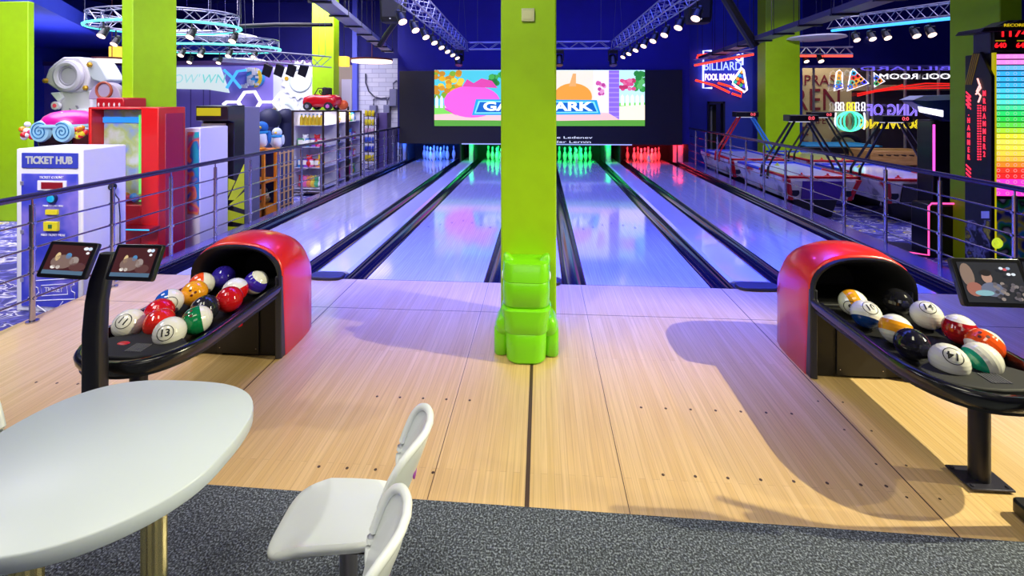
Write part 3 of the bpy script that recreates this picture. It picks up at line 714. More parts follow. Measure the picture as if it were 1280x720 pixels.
Rr = [(2.06, 3.15, (W, '#f2a61c'), (-.35, .45), (.85, -.2, .35), 0, 'yellow striped white bowling ball at the left of the right hood mouth', '9', (-.9, -1, -.1), None),
      (2.03, 2.985, (W, '#143c80'), (-1, -.35), (.35, .45, .85), .2, 'white and dark blue bowling ball numbered 10', '10', (-.1, -.75, 1), None),
      (2.07, 2.8, (W, '#f0a01c'), (-.25, .5), (.3, .3, .9), 0, 'yellow banded bowling ball between the ball numbered 10 and a black one', None, None, None),
      (2.03, 2.63, ('#1e1d26',), None, (0, 0, 1), 0, 'black bowling ball next to the upside-down 14 on the right tray', None, None, None),
      (2.09, 2.475, (W,), None, (0, 0, 1), PI - .15, 'white bowling ball with an upside-down 14 at the front of the right tray', '14', (-.35, -.8, .85), None),
      (2.37, 3.19, ('#1a1a1f',), None, (0, 0, 1), 0, 'black bowling ball in the mouth of the right hood', None, None, None),
      (2.4, 3.0, (W,), None, (0, 0, 1), .2, 'white bowling ball numbered 14 below the screen, at the back row of the right tray', '14', (-.35, -.6, 1), None),
      (2.44, 2.82, ('#a8161c', '#e9e6e0'), (.6, 1), (.1, .1, 1), 0, 'dark red bowling ball behind the orange one', None, None, None),
      (2.42, 2.65, (W, '#f2561c'), (-.5, .55), (.75, .2, .55), 0, 'orange banded white bowling ball with finger holes at the right edge', None, None, (-.5, -.35, .9)),
      (2.27, 2.5, (W, '#1f9a7c'), (-1, -.5), (1, .1, .3), 0, 'white and green bowling ball low at the nose of the right tray', None, None, None)]
for x, y, cols, st, ax, spn, lab, num, nd, ho in Rr: ball((x, y, ZB), R_, cols, st, ax, spn, lab, gr, num, nd, ho)

# ------------------------------------------------------------------ score screens on posts
def screens(cx, cyy, lab, quads, foot=True, lean=0):
    t = thing('screen_stand', (cx, cyy, 0), lab, 'screen stand', 'touch screen stands')
    m = MB(); rings = []
    for z, dy, w_, d_ in ((.012, 0, .047, .035), (.75, 0, .046, .033), (.9, .010, .044, .03), (1.0, .03, .046, .027), (1.12, .07, .040, .018)):
        rings.append([Vector((cx + a, cyy + dy + b, z)) for a, b in rrect(2 * w_, 2 * d_, .014, 3)])
    m.loft(rings, True, True); m.build('post', mat('#1a191f', .35, coat=.2), t, smooth=40)
    m = MB(); m.prism([(cx + a, cyy + b) for a, b in rrect(.24, .20, .03, 3)], 'xy', .01, .075); m.build('foot', mat('#121115', .4), t, bevel=.01)
    for c, wd, ht, rz, rx, ry, kind in quads:
        X = xf(c, rz, rx, ry)     # local: screen faces -Y, x right, z up
        m = MB(); m.prism(rrect(wd, ht, .012, 3), 'xz', -.012, .012); m.tf(X); s = m.build('screen_case', mat('#0d0d11', .3, coat=.3), t, bevel=.003)
        m = MB(); ms = []
        def rc(x0, x1, z0, z1, d, col, e=.9):
            mm = mat(col, .3, emit=e)
            if mm not in ms: ms.append(mm)
            m.box(x0, x1, -d - .0004, -d, z0, z1, ms.index(mm))
        def bl(x, z, a, b, d, col, e=.9):
            mm = mat(col, .3, emit=e)
            if mm not in ms: ms.append(mm)
            m.prism([(x + a * math.cos(k * PI / 8), z + b * math.sin(k * PI / 8)) for k in range(16)], 'xz', -d - .0004, -d, ms.index(mm))
        W2, H2 = wd / 2 - .02, ht / 2 - .018
        if kind == 0:
            rc(-W2, W2, -H2, H2, .0125, '#4a2326', .8); rc(-W2, W2, -H2, -H2 + .018, .0132, '#55718c', .8)
            for x, z, a, b, c_ in ((-.02, -.01, .055, .032, '#7d6660'), (-.05, .012, .012, .02, '#d8bd8a'), (.0, .018, .014, .014, '#4f86b8'), (.035, -.004, .022, .02, '#9a8c88'), (-.055, -.035, .012, .008, '#e8e2dc'), (-.03, -.035, .01, .008, '#d8d2cc'), (.07, .055, .012, .008, '#e8ecf2'), (.09, .055, .01, .008, '#c8dcf0'), (.085, .035, .008, .006, '#f0f0f4'), (.06, -.03, .04, .02, '#5c3a3a')): bl(x, z, a, b, .0136, c_)
        else:
            rc(-W2, W2, -H2, H2, .0125, '#33343a', .7)
            bl(-W2 + .03, .03, .028, .05, .0132, '#8a7468'); bl(-W2 + .045, -.03, .035, .03, .0134, '#a0685c'); bl(-.02, .02, .022, .024, .0136, '#b08a7a'); bl(-.02, .04, .024, .014, .0139, '#2a2426'); bl(-.01, -.03, .05, .03, .0138, '#6a7088'); bl(-.05, -.045, .04, .012, .0142, '#86b4c0')
            rz_ = random.Random(5)
            for k in range(36): bl(.0 + rz_.random() * W2 * .95, -H2 + .012 + rz_.random() * .07, .009, .007, .0142 + k * 2e-5, rz_.choice(['#77707a', '#5a5660', '#948c90', '#4a464c', '#a89a94']), .6)
            for x, z, c_ in ((.05, .06, '#dfe6f4'), (.065, .055, '#c85a60'), (.08, .06, '#9ab0d0'), (.075, .035, '#e8ecf6'), (.095, .035, '#d8e2ee')): bl(x, z, .009, .006, .016, c_)
        m.tf(X); m.build('picture', ms, s, smooth=0)
    return t
ly = 2.135
lx = XU(119, ly)
qa = Q(87, 325, 2.10); qb = Q(170, 328, 2.13)
screens(lx, ly, 'black post with two tilted touch screens at the end of the left ball tray', [(qa, .235, .17, .10, -.42, .07, 0), (qb, .265, .17, -.12, -.42, -.04, 0)])
qc = Q(1238, 353, 2.19)
screens(2.28, 2.15, 'black post with a tilted touch screen at the right edge of the picture', [(qc, .30, .205, -.0, -.38, .0, 1), (qc + Vector((.31, .03, -.005)), .26, .19, -.3, -.38, 0, 1)])

# ------------------------------------------------------------------ table and chairs
ZT = .75
tc_ = Vector((-1.455, 1.40))
t = thing('cafe_table', (tc_.x, tc_.y, 0.009), 'white oval table with metal column legs in the lower left corner', 'table')
def oval(g=0):
    pts = []
    for k in range(72):
        a = 2 * PI * k / 72; c, s_ = math.cos(a), math.sin(a); e = 2.9 if s_ > 0 else 1.9
        pts.append((tc_.x + (.42 - g) * math.copysign(abs(c) ** (2 / e), c), tc_.y + ((.39 if s_ > 0 else .345) - g) * math.copysign(abs(s_) ** (2 / e), s_)))
    return pts
M_TOP = mat('#c4ced8', .4)
m = MB(); m.loft([[Vector((a, b, z)) for a, b in oval(g)] for g, z in ((.006, ZT - .052), (0, ZT - .046), (0, ZT - .006), (.001, ZT - .003), (.004, ZT))], True, True)
m.build('tabletop', M_TOP, t, smooth=50)
for lx_, ly_ in ((-1.285, 1.44), (-1.45, 1.20)):
    m = MB(); pts = []
    for k in range(24): r = .036 if k % 2 else .031; a = 2 * PI * k / 24; pts.append((lx_ + r * math.cos(a), ly_ + r * math.sin(a)))
    m.prism(pts, 'xy', .02, ZT - .052); m.build('leg', mat('#c9bd8c', .25, .8), t, smooth=0)
m = MB(); m.cyl((-1.37, 1.33, .0095), (-1.37, 1.33, .022), .24, seg=32); m.build('base_plate', mat('#9a9488', .3, .8), t)

def make_chair(label):
    t = thing('plastic_chair', (0, 0, 0.009), label, 'chair', 'white plastic chairs around the table')
    # sitter faces -Y in local space; seat centre at origin
    zs = .455; m = MB(); rings = []
    for sc, z in ((.93, zs - .03), (1.0, zs - .012), (1.0, zs + .002), (.965, zs + .010), (.86, zs + .004), (.55, zs - .004), (.2, zs - .006), (.01, zs - .006)):
        ring = []
        for k in range(48):
            a = 2 * PI * k / 48; c, s_ = math.cos(a), math.sin(a)
            x = .133 * sc * math.copysign(abs(c) ** .45, c); y = .208 * sc * math.copysign(abs(s_) ** .45, s_) - .034
            zz = z - (.022 * max(0, (-y / .175 - .6)) / .4 if y < 0 else 0) + (.012 * max(0, y / .175 - .6) if y > 0 else 0)
            ring.append(Vector((x * (1 - .08 * (y / .175)), y, zz)))
        rings.append(ring)
    m.loft(rings, True, True); WP = mat('#e6ebec', .3, coat=.25); m.build('seat', WP, t, smooth=60)
    # backrest: curved panel with thick rolled rim and handle slot
    def bp(sx, sz, off=0):      # sx -1..1, sz 0..1
        w_ = .145; x = w_ * sx
        y = .185 + .10 * sz ** 1.2 - .06 * sx * sx + off; z = zs + .045 + .265 * sz
        return Vector((x, y, z))
    n = 60; rim = []
    for k in range(n):
        a = 2 * PI * k / n; c, s_ = math.cos(a), math.sin(a)
        rim.append((math.copysign(abs(c) ** .55, c), .5 + .5 * math.copysign(abs(s_) ** .55, s_)))
    m = MB(); m.tube([bp(a, b) for a, b in rim], .0135, 8, closed=True)
    rings = []
    for sc, off in ((1, 0), (.88, .012), (.5, .018), (.02, .02)): rings.append([bp(a * sc, .5 + (b - .5) * sc, off) for a, b in rim])
    m.loft(rings, True, True)
    o = m.build('backrest', WP, t, smooth=60); 
    m = MB(); m.ball(bp(0, .45) + Vector((0, .010, 0)), (.03, .006, .045), 16, 8); m.build('emblem', mat('#a03cb0', .4), t)
    m = MB(); m.box(-.05, .05, .13, .19, zs - .02, zs + .06); m.build('back_bracket', mat('#1a1a22', .3, .4), t, bevel=.01)
    m = MB(); m.box(-.10, .10, -.09, .13, zs - .055, zs - .032); m.build('seat_plate', mat('#1a1512', .5), t, bevel=.005)
    m = MB(); m.cyl((0, .0, .02), (0, .0, zs - .055), .03, seg=16); m.build('column', mat('#8c8a90', .3, .9), t)
    m = MB(); m.cyl((0, 0, 0), (0, 0, .014), .17, .16, seg=32); m.build('base', mat('#8c8a90', .3, .9), t)
    for o in t.children: o.location = (0, 0, 0)
    return t
ch = make_chair('white plastic chair right of the table, its whole seat in view')
ch.location = (-.675, 1.565, .009); ch.rotation_euler = (0, 0, -PI / 2 + .06)
dup(ch, (-.65, 1.20, .009), -PI / 2 + .08, 'white plastic chair cut by the bottom edge, in front of the other one')
dup(ch, (-2.03, 1.52, .009), PI / 2 - .2, 'white plastic chair of which only the back edge shows at the left border')

# ------------------------------------------------------------------ green plastic ramp figure in front of the pillar
def ramp_figure():
    cx = (px0 + px1) / 2 - .012
    yb = YP - .005
    t = thing('bowling_ramp', (cx, yb - .1, 0), 'lime green plastic animal shaped bowling ramp standing against the foot of the middle pillar', 'bowling ramp')
    GP = mat('#78d40c', .32, coat=.25)
    def body(secs, nm, n=5, **k):
        rings = []
        for z, w_, d_, yo in secs: rings.append([Vector((cx + a, yb - .14 + yo + b, z)) for a, b in rrect(w_, d_, min(w_, d_) * .33, n)])
        return MB().loft(rings, True, True).build(nm, GP, t, smooth=40, **k)
    body(((0.002, .26, .24, -.03), (.02, .29, .27, -.03), (.12, .30, .27, -.025), (.20, .30, .26, -.02), (.215, .285, .25, -.015)), 'lower_body')
    body(((.205, .30, .245, -.02), (.22, .33, .26, -.02), (.30, .34, .26, -.015), (.37, .37, .25, -.01), (.385, .35, .235, 0)), 'belly')
    body(((.37, .30, .22, .01), (.40, .34, .25, 0), (.50, .35, .25, .0), (.56, .34, .25, .0), (.572, .335, .24, .005)), 'muzzle')
    body(((.56, .33, .235, .01), (.575, .35, .25, .005), (.66, .35, .235, .02), (.695, .34, .22, .03), (.70, .30, .18, .04)), 'head')
    for s in (-1, 1):
        m = MB(); x = cx + s * .19
        m.loft([[Vector((x + a, yb - .10 + b, z)) for a, b in rrect(w_, d_, w_ * .35, 4)] for z, w_, d_ in ((.002, .08, .17), (.02, .10, .2), (.2, .10, .2), (.225, .07, .16))], True, True); m.build('foot', GP, t, smooth=45)
        m = MB(); m.loft([[Vector((cx + s * .165 + a + s * dx, yb - .12 + b, z)) for a, b in rrect(w_, d_, w_ * .35, 4)] for z, w_, d_, dx in ((.15, .08, .14, 0), (.2, .11, .2, .005), (.26, .12, .22, .0), (.30, .09, .18, -.01), (.31, .05, .1, -.01))], True, True); m.build('arm', GP, t, smooth=45)
        m = MB(); m.loft([[Vector((cx + s * (.125 + dx) + a, yb - .11 + b, z)) for a, b in rrect(w_, d_, min(w_, d_) * .35, 4)] for z, w_, d_, dx in ((.66, .10, .1, 0), (.70, .085, .08, .012), (.735, .045, .05, .026), (.745, .02, .02, .03))], True, True); m.build('ear', GP, t, smooth=45)
        m = MB(); m.ball((cx + s * .175, yb - .17, .60), (.008, .03, .03), 12, 8); m.build('eye', mat('#e8f0f0', .3), t)
    return t
ramp_figure()
# ------------------------------------------------------------------ arcade, left side
def ygap(u0, u1, X): return YU(u0, X), YU(u1, X)
XR = -4.74
# ticket kiosk
y0, y1 = ygap(103, 158, XR); x0 = XU(20, y0); zt = ZV(186, y0, 60)
t = thing('ticket_kiosk', ((x0 + XR) / 2, y0, AF), 'white and blue TICKET HUB kiosk behind the near left railing', 'ticket kiosk')
m = MB(); m.box(x0, XR, y0, y1, AF, zt); m.build('body', mat('#ecebf2', .35), t, bevel=.015)
fx0, fx1 = XU(27, y0 - .01), XU(97, y0 - .01)
z1_, z2_ = ZV(191, y0, 60), ZV(210, y0, 60)
m = MB(); m.box(fx0, fx1, y0 - .012, y0 - .001, z2_, z1_); m.build('header_panel', mat('#3a44b8', .3), t, bevel=.004)
text('header_lettering', 'TICKET HUB', .105, ((fx0 + fx1) / 2, y0 - .015, (z1_ + z2_) / 2), FRONT, mat('#f4f4fa', .4, emit=.3), t, bold=.004, sx=.88)
zd = ZV(217, y0, 60)
M_DOOR = noise_mat('kiosk_art', [(.30, '#2a34c0'), (.48, '#4a50d0'), (.62, '#8a7ae0'), (.75, '#5a58d8')], 2.2, .35)
m = MB(); m.box(fx0, fx1, y0 - .014, y0 - .001, AF + .06, zd); d = m.build('door', M_DOOR, t, bevel=.004)
def kp(u, v): q = Q(u, v, y0 - .02); return q.x, q.z
def plate(parent, nm, u0, u1, v0, v1, c, dep=.01, em=0, bev=.003):
    a, b = kp(u0, v1); c_, d_ = kp(u1, v0); mm = MB(); mm.box(a, c_, y0 - .014 - dep, y0 - .012, b, d_); return mm.build(nm, mat(c, .4, emit=em), parent, bevel=bev)
xk, zk = kp(64, 222); text('lettering', 'TICKET COUNT', .036, (xk, y0 - .018, zk), FRONT, mat('#eeeeff', .4), d, sx=1.05)
plate(d, 'counter_frame', 47, 83, 226, 238, '#e8e6f4'); plate(d, 'counter_display', 52, 79, 228, 236, '#8a1626', .014, .8)
xk, zk = kp(66, 248); m = MB(); m.cyl((xk, y0 - .014, zk), (xk, y0 - .04, zk), .05, seg=24, m=1); m.cyl((xk, y0 - .04, zk), (xk, y0 - .055, zk), .038, .03, seg=24, m=0)
m.build('push_button', [mat('#18a8e0', .2, emit=.8), mat('#1a2a50', .3)], d)
xk, zk = kp(66, 257.5); text('lettering', 'PRESS TO CALL HERE', .024, (xk, y0 - .018, zk), FRONT, mat('#eeeeff', .4), d)
plate(d, 'ticket_slot', 58, 73, 262, 268, '#e8d82a', .02); plate(d, 'ticket_mouth', 57, 74, 277, 288, '#e8d82a', .03); plate(d, 'slot_gap', 63, 68, 280, 285, '#3a6a3a', .033)
xk, zk = kp(66, 294); text('lettering', 'FEED TICKET HERE', .032, (xk, y0 - .018, zk), FRONT, mat('#eeeeff', .4), d)
m = MB(); a, _ = kp(28, 0); 
for v in (229, 290, 350): _, zz = kp(30, v); m.box(fx0 + .0, fx0 + .03, y0 - .024, y0 - .012, zz - .02, zz + .02)
m.build('lock', mat('#b9b6c8', .3, .6), d)
# ticket drawing, lower half of the door
def outl(parent, nm, pts, r, c, closed=True):
    MB().tube([Vector((kp(u, v)[0], y0 - .017, kp(u, v)[1])) for u, v in pts], r, 6, closed).build(nm, mat(c, .4), parent)
outl(d, 'ticket_outline', [(43, 351), (92, 348), (92, 356), (88, 358), (89, 364), (93, 366), (93, 374), (44, 376), (44, 369), (48, 366), (47, 360), (43, 358)], .005, '#e9e9f8')
outl(d, 'ticket_inner', [(51, 357), (83, 355), (84, 368), (52, 370)], .004, '#e9e9f8')
outl(d, 'ticket_corner', [(46, 382), (57, 390), (60, 389), (68, 392), (78, 377)], .005, '#e9e9f8', False)
xk, zk = kp(67, 362.5); text('lettering', 'TICKET', .065, (xk, y0 - .018, zk), FRONT, mat('#e9e9f8', .4), d, sx=.95)
m = MB(); yy = YU(139, XR); m.cyl((XR, yy, .95), (XR + .03, yy, .95), .04, seg=16); m.tube([(XR + .02, yy, .92), (XR + .03, yy + .03, .84), (XR + .02, yy + .07, .80), (XR + .015, yy + .09, .6), (XR + .015, yy + .09, .2)], .006, 6)
m.build('power_cable', mat('#1a1a22', .5), t)

# candy machine topper behind the kiosk
yc = 6.4
q0, q1 = Q(20, 186, yc), Q(106, 140, yc)
cxm = (q0.x + q1.x) / 2
t = thing('candy_machine', (cxm, yc + .3, AF), 'game machine with a pink cap and blue swirl eyes looking over the ticket kiosk', 'game machine')
m = MB(); m.box(cxm - .28, cxm + .28, yc + .1, yc + .6, AF, 1.44); m.build('body', mat('#7a1420', .3), t, bevel=.02)
m = MB(); m.ball((cxm, yc + .08, 1.27), (.26, .12, .16), 24, 12); m.build('mouth', mat('#23141a', .25), t)
m = MB(); m.lathe([(.36, .0), (.36, .05), (.32, .12), (.24, .175), (.12, .205), (.001, .215)], 28, (cxm + .03, yc + .3, 1.54)); m.build('cap', mat('#d41a96', .3), t)
m = MB(); m.lathe([(.38, .0), (.39, .02), (.38, .05), (.36, .055)], 28, (cxm + .02, yc + .3, 1.49)); m.build('cap_brim', mat('#9ad0f0', .35), t)
for s, xx in ((-1, cxm - .11), (1, cxm + .25)):
    m = MB(); m.cyl((xx, yc - .02, 1.44), (xx, yc - .06, 1.44), .165, .15, seg=28); e = m.build('eye', mat('#a8dcf4', .3), t)
    pts = []
    for k in range(46):
        a = k * .33; r = .01 + .125 * k / 46; pts.append((xx + s * r * math.cos(a), yc - .062, 1.44 + r * math.sin(a)))
    MB().tube(pts, .008, 6).build('swirl', mat('#1f7ab8', .3), e)
rnd = random.Random(11)
for s in (-1, 1):
    for k in range(13):
        a = rnd.random() * 6.28; r = .11 * rnd.random() ** .5 * (1 if s < 0 else .7)
        m = MB(); m.ball((cxm + s * (.42 if s < 0 else .40) + r * math.cos(a), yc + .02 + .06 * rnd.random(), 1.42 + r * 1.2 * math.sin(a)), .035 + .015 * rnd.random(), 10, 7)
        m.build('candy', mat(rnd.choice(['#e8202a', '#f6e23a', '#f4f0ec', '#f48a1a', '#e84a7a', '#ffffff']), .25, coat=.3), t)
m = MB()
for k in range(5): a = 2 * PI * k / 5; m.ball((cxm + .06 + .05 * math.cos(a), yc + .12 - .02, 1.66 + .04 * math.sin(a)), (.03, .02, .03), 10, 6)
m.build('flower', mat('#f4ecc8', .4), t)

# astronaut ride
ya = 8.6
def A(u, v, dy=0): return Q(u, v, ya + dy)
c = A(88, 95); t = thing('astronaut_statue', (c.x, ya + .3, AF), 'big white astronaut figure with a round porthole helmet behind the ticket kiosk', 'statue')
def oct_(pts, dy0, dy1, nm, cc, bev=.02):
    mm = MB(); mm.prism([(A(u, v).x, A(u, v).z) for u, v in pts], 'xz', ya + dy0, ya + dy1); return mm.build(nm, mat(cc, .4), t, bevel=bev)
oct_([(78, 71), (99, 71), (108, 82), (112, 95), (108, 112), (98, 116), (74, 115), (54, 102), (60, 86), (67, 79)], 0, .45, 'helmet', '#cfcbd0', .04)
M90 = Matrix.Rotation(PI / 2, 3, 'X')
s_ = ya / F
m = MB(); m.torus((c.x, ya - .03, c.z), 17 * s_, 4.4 * s_, M90, 36, 8); m.build('helmet_ring', mat('#c2bec8', .4), t)
m = MB(); m.torus((c.x, ya - .04, c.z), 12 * s_, 1.2 * s_, M90, 36, 6); m.cyl((c.x, ya - .03, c.z), (c.x, ya - .02, c.z), 12 * s_, seg=36, m=1); m.build('porthole', [mat('#a09cac', .4), mat('#b4b0bc', .25)], t)
for u, v in ((58, 101), (108, 110), (113, 81)):
    p = A(u, v); m = MB(); m.lathe([(.055, 0), (.055, .03), (.03, .05), (.001, .05)], 6, (p.x, ya - .005, p.z), M90); m.build('gold_bolt', mat('#c89a2a', .3, .5), t)
oct_([(106, 78), (110, 73), (120, 75), (127, 86), (134, 100), (126, 104), (114, 100), (108, 92)], .02, .4, 'raised_arm', '#bfc6cc', .03)
oct_([(74, 112), (110, 112), (112, 138), (104, 175), (104, 290), (78, 290), (76, 160), (70, 128)], .05, .5, 'torso', '#d2cfd6', .04)
oct_([(62, 116), (74, 115), (78, 122), (72, 128)], .0, .3, 'shoulder', '#eef0f4', .02)
p = A(71, 132); m = MB(); m.cyl((p.x, ya + .02, p.z), (p.x, ya - .04, p.z), 5.5 * s_, seg=20, m=0); m.cyl((p.x, ya - .04, p.z), (p.x, ya - .05, p.z), 2.6 * s_, seg=16, m=1); m.build('chest_lamp', [mat('#e4e2ea', .4), mat('#e84a5a', .3, emit=.6)], t)
oct_([(84, 135), (86, 136), (94, 160), (92, 160)], .03, .06, 'seam', '#8a8696', 0); oct_([(92, 132), (94, 132), (100, 142), (98, 144)], .03, .06, 'seam', '#8a8696', 0)
oct_([(97, 136), (108, 136), (108, 180), (97, 180)], -.02, .05, 'control_box', '#e0e6ee', .01); oct_([(98, 140), (106, 140), (106, 146), (98, 146)], -.03, -.02, 'control_screen', '#2a8ad8', 0)

# red crane machine
y0r, y1r = ygap(198, 232, XR); x0r = XU(110, y0r); zt = ZV(134, y0r, 170)
t = thing('crane_machine', ((x0r + XR) / 2, y0r, AF), 'tall red prize machine with a lit glass front left of the white boxy machine', 'prize machine')
xg = XU(176, y0r)
m = MB(); m.box(xg, XR, y0r, y1r, AF, zt, 0); m.box(x0r, xg, y1r - .05, y1r, AF, zt); m.box(x0r, xg, y0r, y1r, AF, .60); m.box(x0r, xg, y0r, y1r, zt - .03, zt); m.box(x0r, x0r + .04, y0r, y1r, .6, zt)
m.build('cabinet', [mat('#d01a1c', .3, coat=.3)], t, bevel=.012)
m = MB(); m.box(XR, XR + .008, y0r + .10, y1r - .04, AF + .05, zt - .08); m.build('side_panel', mat('#a01a40', .35), t, bevel=.004)
m = MB(); m.box(x0r + .05, xg - .005, y0r + .16, y0r + .19, .62, zt - .04); m.build('lit_back', noise_mat('crane_art', [(.35, '#8fa8e8'), (.5, '#b8c878'), (.65, '#d8dce8')], 4, .4), t)
m = MB(); m.box(x0r + .05, xg - .005, y0r + .145, y0r + .155, zt - .2, zt - .13); m.build('blue_lettering_strip', mat('#2a8af0', .4, emit=1.3), t)
m = MB(); m.box(xg - .12, xg - .105, y0r + .10, y0r + .12, .62, zt - .1); m.build('green_light_tube', mat('#7cf06a', .4, emit=1), t)
g = MB(); g.box(x0r + .04, xg - .002, y0r + .01, y0r + .016, .62, zt - .04); g.build('glass_front', M_GLASS, t, smooth=0)
rnd = random.Random(4)
for k in range(16):
    m = MB(); m.ball((x0r + .12 + .55 * rnd.random(), y0r + .07 + .04 * rnd.random(), .66 + .05 * rnd.random()), .045, 10, 7); m.build('prize', mat(rnd.choice(['#f0f0f0', '#e8a02a', '#3a9ae0', '#d83a4a', '#a4d84a']), .4), t)
zt2 = ZV(281, y0r, 160); m = MB(); m.box(XU(150, y0r - .1), XU(192, y0r - .1), y0r - .16, y0r, zt2 - .03, zt2, 0); m.box(XU(150, y0r - .1), XU(192, y0r - .1), y0r - .165, y0r - .16, zt2 - .02, zt2 - .005, 1); m.build('control_shelf', [mat('#8a1020', .3), mat('#2aa8f0', .3, emit=1.8)], t, bevel=.004)
# red carriage-shaped topper
yt = y1r + .25
q = Q(135, 128, yt)
t = thing('carriage_ride', (q.x, yt, AF), 'small red carriage shaped ride with a rounded grey hood behind the crane machine', 'kiddie ride')
xw0, xw1 = XU(112, yt), XU(158, yt)
m = MB(); m.box(xw0, xw1, yt, yt + .5, AF, ZV(137, yt, 130)); m.build('body', mat('#a01822', .3), t, bevel=.02)
m = MB(); m.box(XU(118, yt), XU(153, yt), yt + .02, yt + .4, ZV(137, yt, 130), ZV(122, yt, 130)); b_ = m.build('seat_box', mat('#b01a26', .3), t, bevel=.02)
for k in range(5): m = MB(); p = Q(122 + 6.5 * k, 131, yt); m.ball((p.x, yt + .015, p.z), (.012, .01, .03), 8, 6); m.build('stud', mat('#e8d8d8', .3), b_)
m = MB(); cxx = XU(133, yt + .45); m.prism([(cxx + .26 * math.cos(a), ZV(124, yt, 130) + .26 * math.sin(a)) for a in [PI * k / 16 for k in range(17)]], 'xz', yt + .42, yt + .55); m.build('hood', mat('#a89ab8', .4), t, bevel=.01)
m = MB(); m.torus((cxx + .0, yt + .41, ZV(112, yt, 130)), .12, .018, M90, 24, 8); m.build('window_ring', mat('#a8503a', .4), t)

# white machine with underwater art
y0w, y1w = ygap(250, 285, XR); x0w = XU(231, y0w); zt = ZV(160, y0w, 240)
t = thing('redemption_machine', ((x0w + XR) / 2, y0w, AF), 'white boxy arcade machine with blue and pink front art, right of the red prize machine', 'game machine')
m = MB(); m.box(x0w, XR, y0w, y1w, AF, zt); m.build('cabinet', mat('#dcd6f0', .4), t, bevel=.01)
m = MB(); m.box(XU(235, y0w), XU(249, y0w), y0w - .012, y0w - .001, ZV(268, y0w, 240), ZV(165, y0w, 240)); m.build('front_art', noise_mat('sea_art', [(.38, '#1f9ac8'), (.47, '#2a6ad0'), (.53, '#e8884a'), (.6, '#c83a8a'), (.7, '#20b0c8')], 5, .4, detail=1), t)
# black machine with the yellow burst
X3 = -4.76
y0b, y1b, y2b = max(YU(279, X3), y1w + .15), YU(306, X3), YU(325, X3)
x0b = XU(252, y0b); zt = ZV(134, y0b, 270)
t = thing('boxing_machine', ((x0b + X3) / 2, y0b, AF), 'tall black arcade machine with a yellow burst pattern and grey rear half', 'game machine')
m = MB(); yf = y0b
m.prism([(yf + .0, AF), (y1b, AF), (y1b, zt + .03), (yf - .12, zt + .02), (yf - .12, zt - .2), (yf + .02, zt - .24)], 'yz', x0b, X3); m.build('cabinet', mat('#1d1624', .3, coat=.3), t, bevel=.008)
m = MB(); m.box(x0b, X3, y1b, y2b, AF, zt - .0); m.build('rear_cabinet', mat('#6a6888', .4), t, bevel=.01)
m = MB(); m.box(x0b + .02, XU(276, y0b - .12), y0b - .13, y0b - .12, zt - .13, zt - .01); m.build('marquee', mat('#d8c820', .4, emit=.5), t)
m = MB(); m.box(x0b + .01, XU(276, y0b - .12), y0b - .02, y0b, zt - .34, zt - .25); m.build('speaker_grille', mat('#a8a8b4', .4, .5), t)
def sp_(u, v):  # point on the right side plane
    yy = YU(u, X3); return (yy, ZV(v, yy, u))
m = MB()
for pl in ([(285, 250), (305, 205), (305, 236), (293, 250)], [(285, 223), (294, 226), (285, 245)], [(286, 256), (305, 240), (305, 262)], [(284, 262), (305, 268), (305, 280), (284, 276)], [(284, 283), (305, 284), (300, 290), (284, 297)], [(284, 299), (296, 296), (284, 312)]):
    m.prism([sp_(u, v) for u, v in pl], 'yz', X3, X3 + .004)
m.build('burst_art', mat('#dfe81e', .4), t, smooth=0)
m = MB(); m.box(XU(280, y2b), XU(255, y2b), y2b, y2b, 0, 0) if False else None

# orange prize cage with goods
X4 = -4.9
y0o, y1o, y2o = YU(330, X4), YU(347, X4), YU(367, X4)
x0o = XU(322, y0o) - .3; zt = ZV(188, y0o, 340)
t = thing('capsule_machine', ((x0o + X4) / 2, y0o, AF), 'orange capsule machine behind the railing, left of the glass showcases', 'capsule machine')
m = MB()
for xx in (x0o, X4 - .05):
    for yy in (y0o, y1o - .05): m.box(xx, xx + .05, yy, yy + .05, AF, zt)
m.box(x0o, X4, y0o, y1o, AF, .0); m.box(x0o, X4, y0o, y1o, .42, .48); m.box(x0o, X4, y0o, y1o, zt - .05, zt); m.box(x0o, x0o + .02, y0o, y1o, 0, zt)
m.build('orange_frame', mat('#e8861a', .35), t, bevel=.006)
rnd = random.Random(8)
for k in range(14):
    m = MB(); m.ball((X4 - .08 - .2 * rnd.random(), y0o + .12 + (y1o - y0o - .25) * rnd.random(), .07 + .2 * rnd.random()), .06, 10, 8); m.build('capsule', mat(rnd.choice(['#8a7a4a', '#2a2a30', '#c8b088', '#d8401a', '#e8e0d0']), .3), t)
m = MB(); m.box(x0o, X4, y1o + .02, y2o, AF, zt - .05, 0)
for k in range(4): m.box(X4, X4 + .02, y1o + .04 + k * (y2o - y1o - .08) / 3.2, y1o + .07 + k * (y2o - y1o - .08) / 3.2, AF + .05, zt - .08, 1)
for k in range(5): m.box(X4, X4 + .018, y1o + .03, y2o - .01, AF + .2 + k * .25, AF + .22 + k * .25, 1)
m.build('lattice_cabinet', [mat('#2a3a78', .4), mat('#c8a070', .4)], t, smooth=0)
